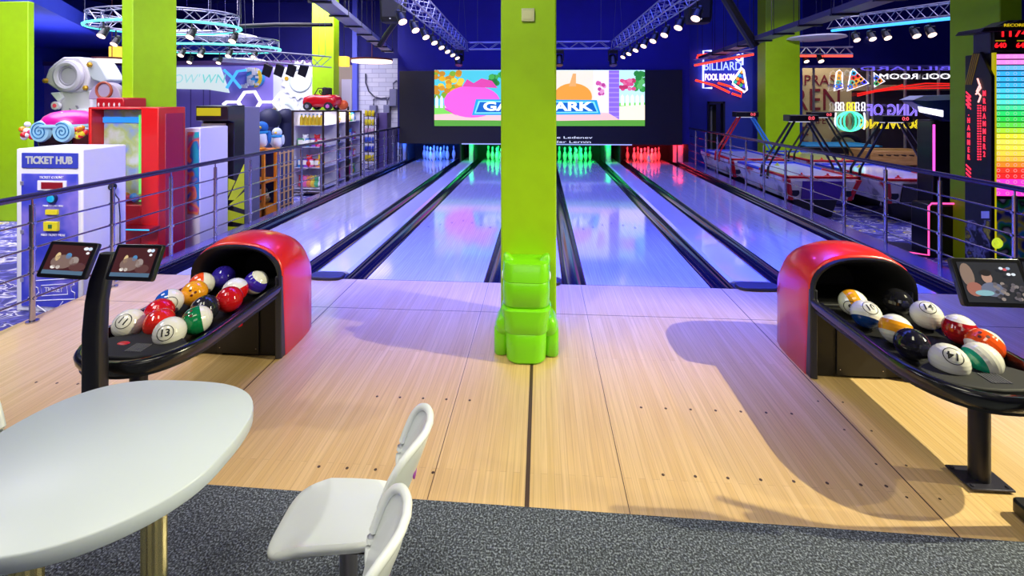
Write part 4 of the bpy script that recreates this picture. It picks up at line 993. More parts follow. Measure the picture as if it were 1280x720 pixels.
# plush toys on top
def plush(cx_, cyy, z, s, cb, label, nm='penguin_plush'):
    t = thing(nm, (cx_, cyy, z), label, 'plush toy', 'plush penguins')
    m = MB(); m.ball((cx_, cyy, z + .2 * s), (.15 * s, .13 * s, .2 * s), 18, 12); m.ball((cx_, cyy, z + .43 * s), (.12 * s, .12 * s, .12 * s), 16, 10); m.build('body', mat(cb, .8), t)
    m = MB(); m.ball((cx_ + .04 * s, cyy - .045 * s, z + .19 * s), (.11 * s, .10 * s, .16 * s), 16, 10); m.build('belly', mat('#eef0f6', .8), t)
    m = MB(); m.torus((cx_, cyy, z + .33 * s), .11 * s, .03 * s, None, 20, 8); m.build('scarf', mat('#2a9ad8', .8), t)
    m = MB(); m.cyl((cx_ + .03 * s, cyy - .09 * s, z + .43 * s), (cx_ + .05 * s, cyy - .19 * s, z + .42 * s), .035 * s, .005, 10); m.build('beak', mat('#f0c02a', .6), t)
    for s_ in (-1, 1):
        m = MB(); m.ball((cx_ + s_ * .16 * s, cyy, z + .24 * s), (.03 * s, .06 * s, .13 * s), 10, 8); m.build('wing', mat(cb, .8), t)
        m = MB(); m.ball((cx_ + s_ * .07 * s, cyy - .08 * s, z + .02 * s), (.06 * s, .08 * s, .025 * s), 10, 6); m.build('foot', mat('#f0a02a', .6), t)
plush(X4 - .17, y0o + .2, zt, .92, '#1f6ab8', 'blue and white plush penguin sitting on the orange capsule machine')
plush(X4 - .16, y1o + .25, zt - .05, .75, '#c8d4e8', 'pale plush penguin sitting on the blue lattice cabinet', 'penguin_plush')
for (u, v, r, yy_, lb) in ((337, 149, 14, 11.3, 'larger navy blue beanbag ball behind the plush penguins, nearer the black machine'), (357, 146, 11, 11.8, 'smaller navy blue beanbag ball behind the plush penguins')):
    p = Q(u, v, yy_); r = r * yy_ / F
    t = thing('beanbag_stack', (p.x, yy_, AF), lb, 'beanbag')
    m = MB(); m.lathe([(.001, -r), (r * .6, -r * .85), (r * .95, -r * .3), (r, .05), (r * .8, r * .65), (r * .35, r * .95), (.001, r)], 24, p); m.build('round_top', mat('#171a44', .6), t)
    m = MB(); m.lathe([(r * .7, AF), (r * .8, AF + .3), (r * .7, p.z - r * .6)], 20, (p.x, yy_, 0)); m.build('pedestal', mat('#1c2250', .6), t)

# glass showcases with goods
X5 = -5.0
ys0, ys1, ys2, ys3 = YU(404, X5), YU(431, X5), YU(452, X5), YU(470, X5)
def showcase(xa, xb, ya_, yb_, zt, shelves, label, fr='#2c1a1e'):
    t = thing('glass_showcase', ((xa + xb) / 2, (ya_ + yb_) / 2, AF), label, 'showcase', 'glass showcases behind the left railing')
    m = MB(); r = .018
    for x in (xa, xb):
        for y in (ya_, yb_): m.box(x - r, x + r, y - r, y + r, AF, zt)
    for z in (AF + .08, zt - r):
        m.box(xa, xb, ya_ - r, ya_ + r, z - r, z + r); m.box(xa, xb, yb_ - r, yb_ + r, z - r, z + r); m.box(xa - r, xa + r, ya_, yb_, z - r, z + r); m.box(xb - r, xb + r, ya_, yb_, z - r, z + r)
    m.build('frame', mat(fr, .4), t, smooth=0)
    m = MB(); m.box(xa, xb, ya_, yb_, AF + .07, AF + .10); m.build('base', mat('#c8c0d8', .4), t)
    for z in shelves: m = MB(); m.box(xa + .02, xb - .02, ya_ + .02, yb_ - .02, z - .008, z); m.build('shelf', mat('#cdd0e4', .2), t, smooth=0)
    m = MB(); m.add([(xa + .02, ya_, AF + .1), (xb - .02, ya_, AF + .1), (xb - .02, ya_, zt - .03), (xa + .02, ya_, zt - .03)], [(0, 1, 2, 3)]); m.build('front_glass', M_GLASS, t, smooth=0)
    m = MB(); m.add([(xb, ya_ + .02, AF + .1), (xb, yb_ - .02, AF + .1), (xb, yb_ - .02, zt - .03), (xb, ya_ + .02, zt - .03)], [(0, 1, 2, 3)]); m.build('side_glass', M_GLASS, t, smooth=0)
    m = MB(); m.box(xa + .02, xb - .02, ya_ + .02, yb_ - .02, zt - .02, zt - .0); m.build('top_glass', mat('#b8b4cc', .2), t, smooth=0)
    m = MB(); m.box(xa - .0, xa + .02, ya_ + .02, yb_ - .02, AF + .1, zt - .03); m.box(xa + .02, xb - .02, yb_ - .03, yb_ - .015, AF + .1, zt - .03); m.build('back_panel', mat('#d8d4e4', .4), t, smooth=0)
    area('showcase_lamp', ((xa + xb) / 2 + .1, (ya_ + yb_) / 2, zt - .03), ((xa + xb) / 2, (ya_ + yb_) / 2, 0), .4, 5, (1, .98, .92), .4)
    return t
xs0 = XU(366, ys0); zts = ZV(138, ys0, 385)
sh = [ZV(v, ys0, 385) for v in (236, 210, 184, 157)]
showcase(xs0, X5, ys0, ys0 + .75, zts, sh, 'first glass showcase with dark frame, under the red toy car')
showcase(X5 - .6, X5 - .02, ys0 + .82, ys1 + .15, zts - .03, [s + .02 for s in sh], 'second glass showcase, right behind the one carrying the toy car')
showcase(X5 - .6, X5 - .02, ys1 + .25, ys2, zts - .05, [s + .02 for s in sh], 'third glass showcase, farthest along the railing')
rnd = random.Random(21)
goods = [('toy_box', 'boxed toy'), ('plush_toy', 'plush toy'), ('bottle', 'toy bottle')]
CN = [('#d8202a', 'red'), ('#f0d020', 'yellow'), ('#2a8ae0', 'blue'), ('#e85aa8', 'pink'), ('#3ab06a', 'green'), ('#8a4ad0', 'violet'), ('#f08a2a', 'orange'), ('#eef0f4', 'white')]
SHN = ['lowest shelf', 'second shelf', 'third shelf', 'top shelf']
cases = [(xs0 + .08, X5 - .08, ys0 + .08, ys0 + .66, 'the showcase under the toy car', 6), (X5 - .5, X5 - .1, ys0 + .9, ys1 + .05, 'the second showcase', 7), (X5 - .5, X5 - .1, ys1 + .33, ys2 - .08, 'the third showcase', 7)]
gproto = {}
for ci, (xa, xb, ya_, yb_, cn, nn) in enumerate(cases):
    for si, z in enumerate(sh):
        z = z + (0 if ci == 0 else .02)
        for k in range(nn):
            colr, cname = CN[(k * 3 + si * 2 + ci) % 8]; kind = 2 if si == 3 and ci == 0 else (1 if si in (0,) else (0 if (k + si) % 3 else 1))
            if ci == 0: x, y = xa + (xb - xa) * (k + .5) / nn, ya_ + .08
            else: x, y = xb - .10, ya_ + (yb_ - ya_) * (k + .5) / nn
            if kind == 2: colr, cname = '#e8c82a', 'yellow'
            key = (kind, colr)
            if key not in gproto:
                m = MB()
                if kind == 0: m.box(-.05, .05, -.04, .04, 0, .13, 0); m.box(-.04, .04, -.042, -.04, .04, .11, 1); m.box(.0495, .052, -.03, .03, .03, .11, 1)
                elif kind == 1: m.ball((0, 0, .06), (.06, .055, .06), 12, 8); m.ball((0, 0, .145), .045, 12, 8); m.ball((-.035, 0, .185), .016, 8, 6); m.ball((.035, 0, .185), .016, 8, 6)
                else: m.lathe([(.028, 0), (.03, .02), (.03, .14), (.012, .17), (.012, .19)], 12); m.lathe([(.015, .19), (.015, .21), (.001, .212)], 10, m=1)
                o = m.build(goods[kind][0], [mat(colr, .4), mat('#f4f2ee', .4) if kind == 0 else mat('#3a7ad0', .4)], org=(0, 0, 0)); gproto[key] = o
            else: o = gproto[key].copy(); COL.objects.link(o)
            o.location = (x, y, z + .001); o.scale = (1.5, 1.3, 1.25 if ci == 0 and si == 3 else 1.45) if ci == 0 else (1.15, 1.5, 1.5)
            tag(o, '%s %s, %s from the left, %s of %s' % (cname, goods[kind][1], ORD[k], SHN[si], cn), goods[kind][1].replace('boxed ', ''), 'goods in the glass showcases')

# red toy car on the first showcase
yk = ys0 + .38
ql, qr = Q(374, 135, ys0 + .15), Q(421, 135, ys0 + .15)
cxk = (ql.x + qr.x) / 2
t = thing('toy_car', (cxk, yk, zts), 'red ride-on toy car parked on top of the first glass showcase', 'toy car')
Lc = .40
m = MB(); secs = []
for x, z0, z1, w_ in ((-1, .12, .26, .17), (-.93, .08, .31, .2), (-.6, .07, .35, .22), (-.25, .07, .38, .22), (.1, .07, .36, .22), (.5, .07, .37, .22), (.85, .08, .36, .21), (1, .13, .30, .17)):
    secs.append([Vector((cxk + x * Lc, yk + a, zts + (z0 + z1) / 2 + b)) for a, b in rrect(2 * w_, z1 - z0, (z1 - z0) * .35, 4)])
m.loft(secs, True, True); m.build('car_body', mat('#c8101c', .2, coat=.6), t, smooth=50)
for sx in (-.62, .62):
    for sy in (-1, 1):
        m = MB(); a = Vector((cxk + sx * Lc, yk + sy * .235, zts + .095)); m.cyl(a - Vector((0, .035, 0)), a + Vector((0, .035, 0)), .094, seg=24, m=0); m.cyl(a - Vector((0, .042 , 0)), a + Vector((0, .042, 0)), .05, seg=6, m=1)
        m.build('wheel', [mat('#15131a', .6), mat('#d070c8' if sx > 0 else '#8a8a98', .3)], t)
m = MB(); m.tube([(cxk - .28 * Lc, yk - .18, zts + .36), (cxk - .05 * Lc, yk - .17, zts + .52), (cxk - .05 * Lc, yk + .17, zts + .52), (cxk - .28 * Lc, yk + .18, zts + .36)], .012, 8); m.build('windscreen_frame', mat('#2a2026', .3), t)
for dy in (-.1, .1): m = MB(); m.prism([(cxk + .28 * Lc + a, zts + .44 + b) for a, b in rrect(.10, .2, .04, 4)], 'xz', yk + dy - .07, yk + dy + .07); m.build('seat', mat('#221a20', .5), t, bevel=.02)
m = MB(); m.torus((cxk + .0, yk - .1, zts + .42), .05, .01, Matrix.Rotation(1.1, 3, 'Y'), 20, 6); m.build('steering_wheel', BLK, t)
for dy in (-.13, .13): m = MB(); m.ball((cxk - .93 * Lc, yk + dy, zts + .25), (.04, .04, .03), 12, 8); m.build('headlight', mat('#e8e4e0', .15), t)
r = .12; p = Vector((XU(429, ys0 + .60), ys0 + .60, zts + r + .0))
m = MB(); m.ball(p, r, 22, 14); tag(m.build('ball', noise_mat('orange_rubber', [(.3, '#e0561a'), (.7, '#e86a24')], 8, .5)), 'orange rubber ball right of the red toy car', 'ball')
# snack stand and wall equipment
ysn = YU(468, -5.2); p = Q(461, 150, ysn)
xa_, xb_ = XU(455, ysn), XU(468, ysn)
t = thing('snack_stand', ((xa_ + xb_) / 2, ysn, AF), 'narrow rack of yellow packets right of the glass showcases', 'snack rack')
m = MB()
for x in (xa_, xb_):
    for y in (ysn, ysn + .35): m.box(x - .012, x + .012, y - .012, y + .012, AF, ZV(142, ysn, 460))
for k in range(6): zz = AF + .3 + k * .28; m.box(xa_, xb_, ysn, ysn + .35, zz, zz + .012)
m.build('rack_frame', mat('#3a2a34', .4), t, smooth=0)
for k in range(6):
    for j in range(3):
        x = xa_ + (xb_ - xa_) * (j + .5) / 3; zz = AF + .312 + k * .28
        m = MB(); m.loft([[Vector((x + a, ysn + .05 + b, zz + c_)) for a, b in rrect(w_, d_, .003, 2)] for w_, d_, c_ in ((.08, .008, .003), (.09, .05, .06), (.09, .05, .13), (.08, .006, .19))], True, True)
        o = m.build('snack_packet', mat(['#e8d020', '#f0e23a', '#c8a0c8', '#3a5ad8', '#2a3ac0', '#e8d020'][(5 - k) % 6], .3), smooth=40)
        tag(o, '%s snack packet, %s in its row, on the %s level of the snack rack' % (['yellow', 'bright yellow', 'pale violet', 'blue', 'deep blue', 'golden yellow'][(5 - k) % 6], ['left', 'middle', 'right'][j], ORD[k]), 'snack packet', 'packets in the snack rack')
for u, v, w_, h_, lb in ((467, 136, 9, 9, 'small grey electrical box on the white brick wall, left of the larger boxes'), (484, 138, 8, 14, 'grey electrical box on the white brick wall with pipes above'), (492, 122, 9, 22, 'tall grey electrical box beside the black display wall')):
    p = Q(u, v, 15.8); sx_ = 15.8 / F
    t = thing('electrical_box', (p.x, 15.8, p.z - h_ * sx_ / 2), lb, 'electrical box')
    m = MB(); m.box(p.x - w_ * sx_ / 2, p.x + w_ * sx_ / 2, 15.7, 15.89, p.z - h_ * sx_ / 2, p.z + h_ * sx_ / 2); m.build('case', mat('#7a7aa0', .4), t, bevel=.02)
    m = MB(); m.tube([(p.x, 15.8, p.z + h_ * sx_ / 2), (p.x, 15.8, p.z + h_ * sx_ / 2 + .2), (p.x + .1, 15.85, p.z + h_ * sx_ / 2 + .3)], .03, 8); m.build('conduit', mat('#4a4a6a', .4), t)
pts = [Q(u, v, 15.84) for u, v in ((457, 92), (457, 103), (461, 114), (468, 121), (476, 123), (487, 122))]
tag(MB().tube(pts, .025, 6).build('wall_cable', mat('#3a3a58', .5)), 'dark cable hanging in a curve down the white brick wall', 'cable')
ym = YU(480, -5.0)
for (u0, u1, v0, lb, cc) in ((470, 484, 141, 'violet grey metal cabinet at the end of the left railing', '#6a5a98'), (485, 496, 160, 'low dark cabinet beside the black display wall', '#3a3460')):
    xa_, xb_ = XU(u0, 14.4), XU(u1, 14.4)
    t = thing('metal_cabinet', ((xa_ + xb_) / 2, 14.4, AF), lb, 'cabinet')
    m = MB(); m.box(xa_, xb_, 14.4, 14.8, AF, ZV(v0, 14.4, u0)); m.build('body', mat(cc, .4), t, bevel=.01)
    m = MB(); m.box(xa_ + .03, xb_ - .03, 14.385, 14.4, AF + .1, ZV(v0, 14.4, u0) - .05); dd = m.build('door', mat(cc, .35), t, bevel=.005)
    m = MB(); m.box(xb_ - .07, xb_ - .05, 14.365, 14.385, .6, .75); m.build('handle', STEEL, dd)

# signs on the hexagon wall
def wall_tube(nm, paths, r, mm, label, cat, Y=YH, off=.17, closed=False):
    t = thing(nm, Q(paths[0][0][0], paths[0][0][1], Y - off), label, cat)
    for pth in paths:
        MB().tube([Q(u, v, Y - off) for u, v in pth], r, 6, closed).build('neon_tube', mm, t)
    return t
WN = mat('#f6f2ff', .4, emit=1.6)
def hp(x, y): return (210 + x / 6, 80 + y / 6)
wall_tube('neon_hexagons', [[hp(415, 305), hp(440, 285), hp(525, 285), hp(575, 212), hp(650, 207), hp(695, 285), hp(790, 285), hp(848, 215)], [hp(525, 285), hp(555, 330)], [hp(695, 285), hp(650, 355)], [hp(790, 285), hp(845, 345), hp(885, 345)], [hp(848, 215), hp(862, 340), hp(905, 600)]], .055, WN, 'white lit hexagon line pattern on the wall above the black arcade machine', 'neon sign')
ps = [Q(u, v, YH - .06) for u, v in ((219, 84), (276, 84), (287, 116), (262, 112), (219, 111))]
t = thing('lit_sign', ps[0], 'pale lit sign panel with slanted letters behind the left green pillar', 'sign')
m = MB(); m.prism([(p.x, p.z) for p in ps], 'xz', YH - .12, YH - .05); m.build('sign_panel', mat('#dff0f4', .5, emit=.85), t)
for tx, u in (("OW'", 233), ('WN', 267)): text('sign_lettering', tx, .42, Q(u, 99, YH - .125), FRONT, mat('#7fd8d8' if tx == 'WN' else '#a8dce0', .5, emit=.9), t, sx=1.1, tilt=Matrix(((1, .25, 0), (0, 1, 0), (0, 0, 1))))
wall_tube('neon_cross', [[hp(420, 45), hp(480, 100), hp(545, 180)], [hp(590, 45), hp(520, 55), hp(440, 180)]], .045, mat('#4ab0f0', .4, emit=1.2), 'blue neon cross between the pale lit sign and the round badge', 'neon sign')
p = Q(319, 97, YH - .08); t = thing('badge_sign', p, 'round white badge sign with blue and yellow edge on the left back wall', 'sign')
sc = 14.5 / F
m = MB(); m.cyl((p.x, YH - .1, p.z), (p.x, YH - .02, p.z), 12 * sc, seg=28); m.build('blue_disc', mat('#3aa0e0', .4), t)
m = MB(); m.prism([(p.x + 10 * sc * math.cos(a), p.z + 13 * sc * math.sin(a)) for a in [PI * (k / 10 - .5) for k in range(11)]] + [(p.x + 6 * sc * math.cos(a), p.z + 8 * sc * math.sin(a)) for a in [PI * (.5 - k / 10) for k in range(11)]], 'xz', YH - .13, YH - .1); m.build('yellow_arc', mat('#e8c83a', .4), t)
rnd = random.Random(2); m = MB()
for k in range(26): a, b = p.x + (rnd.random() * 22 - 17) * sc, p.z + (rnd.random() * 24 - 13) * sc; m.box(a - .05, a + .05, YH - .15 - .001 * k, YH - .1, b - .03, b + .05)
m.build('white_blocks', mat('#d8dce8', .5), t)
# wall gears
for u, v, r, lb in ((376, 100, 26, 'big pale gear wheel on the wall behind the toy car'), (357, 140, 20, 'smaller pale gear wheel on the wall behind the plush penguins')):
    p = Q(u, v, YH - .05); R1 = r * sc; pts = []
    for k in range(64): a = 2 * PI * k / 64; rr = R1 * (1.0 if (k // 2) % 2 else .88); pts.append((p.x + rr * math.cos(a), p.z + rr * math.sin(a)))
    t = thing('wall_gear', p, lb, 'gear decoration')
    m = MB(); m.prism(pts, 'xz', YH - .07, YH - .021); m.build('gear', mat('#dfe2e4', .5), t, smooth=0)
    m = MB(); m.torus((p.x, YH - .08, p.z), R1 * .55, .04, M90, 36, 6); m.build('ring', mat('#b8c4c8', .5), t)
    m = MB(); m.cyl((p.x - R1 * .7, YH - .1, p.z + .05), (p.x - R1 * .7, YH - .07, p.z + .05), .07, seg=12); m.build('bolt', mat('#d8a82a', .4, .4), t)
# lamps of the left arcade
for (u, v, w_, h_, yy, lb) in ((430, 77, 11, 13, 13.5, 'glowing yellow box lamp right of the green pillar behind the toy car'), (147, 66, 13, 16, 12.5, 'glowing yellow box lamp left of the near left green pillar')):
    p = Q(u, v, yy); s_ = yy / F
    t = thing('box_lamp', (p.x, yy, p.z), lb, 'lamp')
    m = MB(); m.box(p.x - w_ * s_ / 2, p.x + w_ * s_ / 2, yy - w_ * s_ / 2, yy + w_ * s_ / 2, p.z - h_ * s_ / 2, p.z + h_ * s_ / 2); m.build('shade', mat('#ffc84a', .5, emit=1.6), t, bevel=.02)
    m = MB(); m.cyl((p.x, yy, p.z + h_ * s_ / 2), (p.x, yy, 5.7 if u > 200 else 3.72), .01, seg=6); m.build('cord', BLK, t)
for (u, v, w_, yy, lb) in ((465, 77, 50, 13.0, 'flat glowing ring lamp hanging in front of the white brick wall'), (140, 76, 40, 12.0, 'flat glowing ring lamp left of the near left green pillar')):
    p = Q(u, v, yy); s_ = yy / F
    t = thing('ring_lamp', (p.x, yy, p.z), lb, 'lamp')
    m = MB(); m.lathe([(w_ * s_ / 2 - .25, -.03), (w_ * s_ / 2, -.03), (w_ * s_ / 2, .03), (w_ * s_ / 2 - .25, .03)], 40, p); m.build('ring', mat('#ffe0c8', .5, emit=2.2), t)
    m = MB(); m.lathe([(w_ * s_ / 2 - .25, .03), (w_ * s_ / 2 + .02, .03), (w_ * s_ / 2 + .02, .08), (w_ * s_ / 2 - .25, .08)], 40, p)
    m.cyl((p.x, yy, p.z + .08), (p.x, yy, 5.7), .01, seg=6); m.build('housing', mat('#7a3a2a', .5), t)

# ------------------------------------------------------------------ trusses and stage lights
def truss(p0, p1, w_=.25, n=10, r=.014, led=None, label='', grp=None, hang=True, tri=True):
    p0, p1 = Vector(p0), Vector(p1); d = (p1 - p0); L_ = d.length; d.normalize(); sd = d.cross(Vector((0, 0, 1))).normalized()
    ch = [Vector((0, 0, w_)) - sd * w_ / 2, Vector((0, 0, w_)) + sd * w_ / 2, -sd * w_ / 2, sd * w_ / 2]
    t = thing('lighting_truss', p0, label, 'truss', grp)
    m = MB()
    for c in ch: m.cyl(p0 + c, p1 + c, r, seg=8)
    for a, b in ((0, 2), (1, 3), (0, 1), (2, 3)):
        for k in range(n):
            q0, q1 = p0 + d * L_ * k / n, p0 + d * L_ * (k + 1) / n
            c0, c1 = (ch[a], ch[b]) if k % 2 else (ch[b], ch[a]); m.cyl(q0 + c0, q1 + c1, r * .6, seg=6)
    m.build('truss_frame', ALU, t)
    if led: m = MB(); m.cyl(p0 - Vector((0, 0, .045)), p1 - Vector((0, 0, .045)), .03, seg=8); m.build('led_tube', mat(led, .4, emit=2.2), t)
    if hang:
        m = MB()
        for f in (.06, .94): q = p0 + d * L_ * f; m.cyl(q + ch[0], q + Vector((0, 0, 5.7 - q.z)), .004, seg=6); m.cyl(q + ch[1], q + Vector((0, 0, 5.7 - q.z)), .004, seg=6)
        m.build('hanging_wire', WIRE, t)
    return t
def oval_truss(c, rx, ry, w_, label, led, n=28, wires=True):
    t = thing('ring_truss', c, label, 'truss', 'ring trusses'); c = Vector(c); m = MB()
    def P(k, dr, dz): a = 2 * PI * k / n; return c + Vector(((rx - dr) * math.cos(a), (ry - dr) * math.sin(a), dz))
    for dr, dz in ((0, 0), (0, w_), (w_, 0), (w_, w_)): m.tube([P(k, dr, dz) for k in range(n)], .014, 6, True)
    for k in range(n):
        m.cyl(P(k, 0, 0 if k % 2 else w_), P(k + 1, 0, w_ if k % 2 else 0), .009, seg=5); m.cyl(P(k, 0, 0 if k % 2 else w_), P(k, w_, 0 if k % 2 else w_), .009, seg=5); m.cyl(P(k, w_, w_ if k % 2 else 0), P(k + 1, w_, 0 if k % 2 else w_), .009, seg=5)
    m.build('truss_frame', ALU, t)
    MB().tube([P(k, -.03, -.01) for k in range(n)], .024, 8, True).build('led_tube', mat(led, .4, emit=2.0), t)
    m = MB()
    for k in (2, 9, 16, 23): m.cyl(P(k, 0, w_), P(k, 0, 0) + Vector((0, 0, 5.7 - c.z)), .006, seg=6)
    m.build('hanging_wire', WIRE, t); return t
c1 = Q(206, 30, 8.8); c1.z = 3.40
oval_truss(c1, 1.46, .9, .24, 'oval light truss with a cyan glowing edge behind the near left green pillar', '#5ff0dc')
c2 = Q(262, 60, 11.0); c2.z = 3.22
oval_truss(c2, 1.72, 1.05, .2, 'lower oval light truss with a cyan glowing edge above the pale lit sign', '#5ff0dc')
lt = 'light trusses over the lanes'
ZT_ = 3.38
truss((XU(506, 6.6), 6.4, ZT_), (-2.3, 13.5, ZT_), .26, 26, label='silver lighting truss running above the left lanes', grp=lt)
truss((2.18, 6.2, ZT_), (2.18, 13.5, ZT_), .26, 26, label='silver lighting truss running above the right lanes', grp=lt)
truss((-2.1, 13.3, ZT_ + .03), (1.98, 13.3, ZT_ + .03), .2, 14, label='silver cross truss above the black display wall', grp=lt)
qa, qb = Q(296, 74, 9.6), Q(410, 84, 9.2)
truss(qa, qb, .22, 9, label='silver truss carrying black projector panels left of the green pillar behind the toy car')
for k in range(4):
    q = Q(334 + 15 * k, 88, 9.55); t = thing('projector_panel', q, '%s of the four black angled panels under the left silver truss, counted from the left' % ORD[k], 'light panel', 'black panels under the truss')
    X = xf(q, .0, .45, .5)
    m = MB(); m.box(-.09, .09, -.02, .02, -.14, .14); m.tf(X); m.build('panel', mat('#101014', .5), t, bevel=.005)
    m = MB(); m.cyl(q, q + Vector((0, 0, .24)), .012, seg=8); m.build('bracket', BLK, t)
# right trusses
truss(Q(1040, 36, 11.5), Q(1215, 17, 8.2), .24, 14, led='#3aa0ff', label='silver truss with a blue glowing tube on the right')
truss(Q(1000, 68, 13.6), Q(1066, 68, 13.0), .2, 8, led='#ff4a3a', label='small silver truss with a red glowing tube right of the pool room sign')
t = truss(Q(868, 80, 14.0), Q(942, 66, 13.0), .12, 4, led='#ff3a2a', label='short truss with a red glowing tube crossing the pool room sign')
# spotlights
sp0 = None
def spotlight(u, v, Y, label, warm='#ffd8c0', e=3, grp='stage spotlights', dirv=(0, -.55, -.8), s=1.0, up=.16):
    global sp0
    q = Q(u, v, Y)
    if sp0 is None:
        t = thing('spotlight', (0, 0, 0), label, 'spotlight', grp)
        D = Vector((0, -.55, -.8)).normalized(); 
        m = MB(); m.cyl(-D * .09, D * .07, .045, .06, seg=16); m.cyl(-D * .12, -D * .09, .03, .045, seg=12); m.build('body', mat('#17171c', .4), t)
        m = MB(); m.cyl(D * .07, D * .078, .054, seg=16); m.build('lens', mat(warm, .3, emit=e), t)
        m = MB(); m.tube([(-.07, 0, 0), (-.07, 0, .08), (.07, 0, .08), (.07, 0, 0)], .008, 6); m.cyl((0, 0, .08), (0, 0, up + .06), .012, seg=8); m.build('yoke', mat('#17171c', .4), t)
        t.location = q; sp0 = t
    else: t = dup(sp0, q, None, label, grp)
    if s != 1: t.scale = (s, s, s)
    return t
spots = [(130, 43, 8.2), (145, 36, 8.1), (240, 39, 8.1), (292, 45, 8.4)]
names = ['dark spotlight hanging lowest at the left end of the upper oval truss', 'spotlight close left of the near left green pillar', 'dazzling spotlight under the upper oval truss', 'spotlight under the right end of the upper oval truss']
def px_u(p):
    d = Vector(p) - Vector((0, 0, H)); fwd = -sn * d.x + cs * d.y; rt = cs * d.x + sn * d.y; return U0 + F * rt / fwd
def on_ring(c, rx, ry, u, near):
    best = min(((abs(px_u((c.x + rx * math.cos(a), c.y + ry * math.sin(a), 3)) - u), a) for a in [(-PI if near else 0) + PI * k / 200 for k in range(201)]))
    a = best[1]; return Vector((c.x + rx * math.cos(a), c.y + ry * math.sin(a), c.z))
def on_line(p, q, u, side=0):
    p, q = Vector(p), Vector(q)
    return min(((abs(px_u(p.lerp(q, k / 300)) - u), k) for k in range(301)))[1] / 300
for (u, v, Y), n_, nr in zip(spots, names, (True, False, True, True)):
    o = spotlight(u, v, Y, n_, s=1.2); o.location = on_ring(c1, 1.46, .9, u, nr) - Vector((0, 0, .24))
for k, (u, nr) in enumerate(((227, True), (238, False), (252, True), (274, False), (287, True), (318, True))):
    o = spotlight(u, 60, 10.2, '%s spotlight from the left under the lower oval truss' % ORD[k], s=1.1); o.location = on_ring(c2, 1.72, 1.05, u, nr) - Vector((0, 0, .22))
LT0 = XU(506, 6.6)
for k in range(8):
    Y = 6.9 + k * .85; f = (Y - 6.4) / 7.1
    for s, xx, nm in ((-1, LT0 + (-2.3 - LT0) * f - .13, 'left'), (1, 2.18 + .13, 'right')):
        o = spotlight(640, 100, 10, '%s spotlight from the near end under the %s lane truss' % (ORD[k], nm)); o.location = (xx, Y, ZT_ - .20)
        o.rotation_euler = (0, 0, -s * .9)
ra, rb = Q(1040, 36, 11.5), Q(1215, 17, 8.2)
for k, u in enumerate((1074, 1094, 1113, 1150, 1170)):
    o = spotlight(u, 45, 10, '%s spotlight from the left under the blue glowing truss' % ORD[k], s=1.2); o.location = ra.lerp(rb, on_line(ra, rb, u)) - Vector((0, -.12, .24))
spotlight(1025, 73.5, 13.3, 'dazzling spotlight under the small red glowing truss', s=1.3); spotlight(1007, 74, 13.6, 'dim spotlight left of the dazzling one under the small red truss', s=1.2)
for u, Y, lb in ((574, 13.2, 'black moving head lamp at the left end of the cross truss'), (766, 13.2, 'black moving head lamp at the right end of the cross truss'), (699, 13.2, 'black moving head lamp partly behind the middle green pillar')):
    q = Q(u, 73, Y); t = thing('moving_head_lamp', q, lb, 'stage lamp', 'moving head lamps')
    m = MB(); m.box(q.x - .13, q.x + .13, Y - .1, Y + .1, q.z + .14, q.z + .24); m.build('base', BLK, t, bevel=.01)
    for s in (-1, 1): m = MB(); m.box(q.x + s * .12 - .015, q.x + s * .12 + .015, Y - .04, Y + .04, q.z - .08, q.z + .15); m.build('arm', BLK, t)
    m = MB(); m.cyl((q.x, Y + .05, q.z + .08), (q.x, Y - .08, q.z - .2), .09, .11, seg=16, m=0); m.cyl((q.x, Y - .08, q.z - .2), (q.x, Y - .084, q.z - .21), .09, seg=16, m=1); m.build('head', [BLK, mat('#4a4a5c', .1)], t)
# speakers
for u, lb in ((488, 'black loudspeaker hanging at the top, left of the middle green pillar'), (876, 'black loudspeaker hanging at the top, right of the middle green pillar')):
    q = Q(u, 10, 8.0); t = thing('loudspeaker', q, lb, 'loudspeaker', 'hanging loudspeakers')
    m = MB(); rings = []
    for z, w_, d_ in ((-.24, .36, .26), (-.18, .40, .3), (.22, .44, .32), (.27, .42, .3)): rings.append([Vector((q.x + a, 8.15 + b, q.z + z)) for a, b in rrect(w_, d_, .06, 4)])
    m.loft(rings, True, True); m.build('case', mat('#131318', .5), t, smooth=40)
    m = MB(); m.box(q.x - .15, q.x + .15, 7.985, 7.995, q.z - .16, q.z + .2); m.build('grille', mat('#23232a', .7), t, bevel=.004)
    m = MB(); m.cyl((q.x, 7.97, q.z - .19), (q.x, 7.99, q.z - .19), .012, seg=10); m.build('badge', mat('#e8e8f0', .3, emit=.4), t)
    m = MB(); m.tube([(q.x - .23, 8.15, q.z), (q.x - .23, 8.15, q.z + .36), (q.x + .23, 8.15, q.z + .36), (q.x + .23, 8.15, q.z)], .015, 6); m.cyl((q.x, 8.15, q.z + .36), (q.x, 8.15, 5.7), .02, seg=8); m.build('bracket', BLK, t)
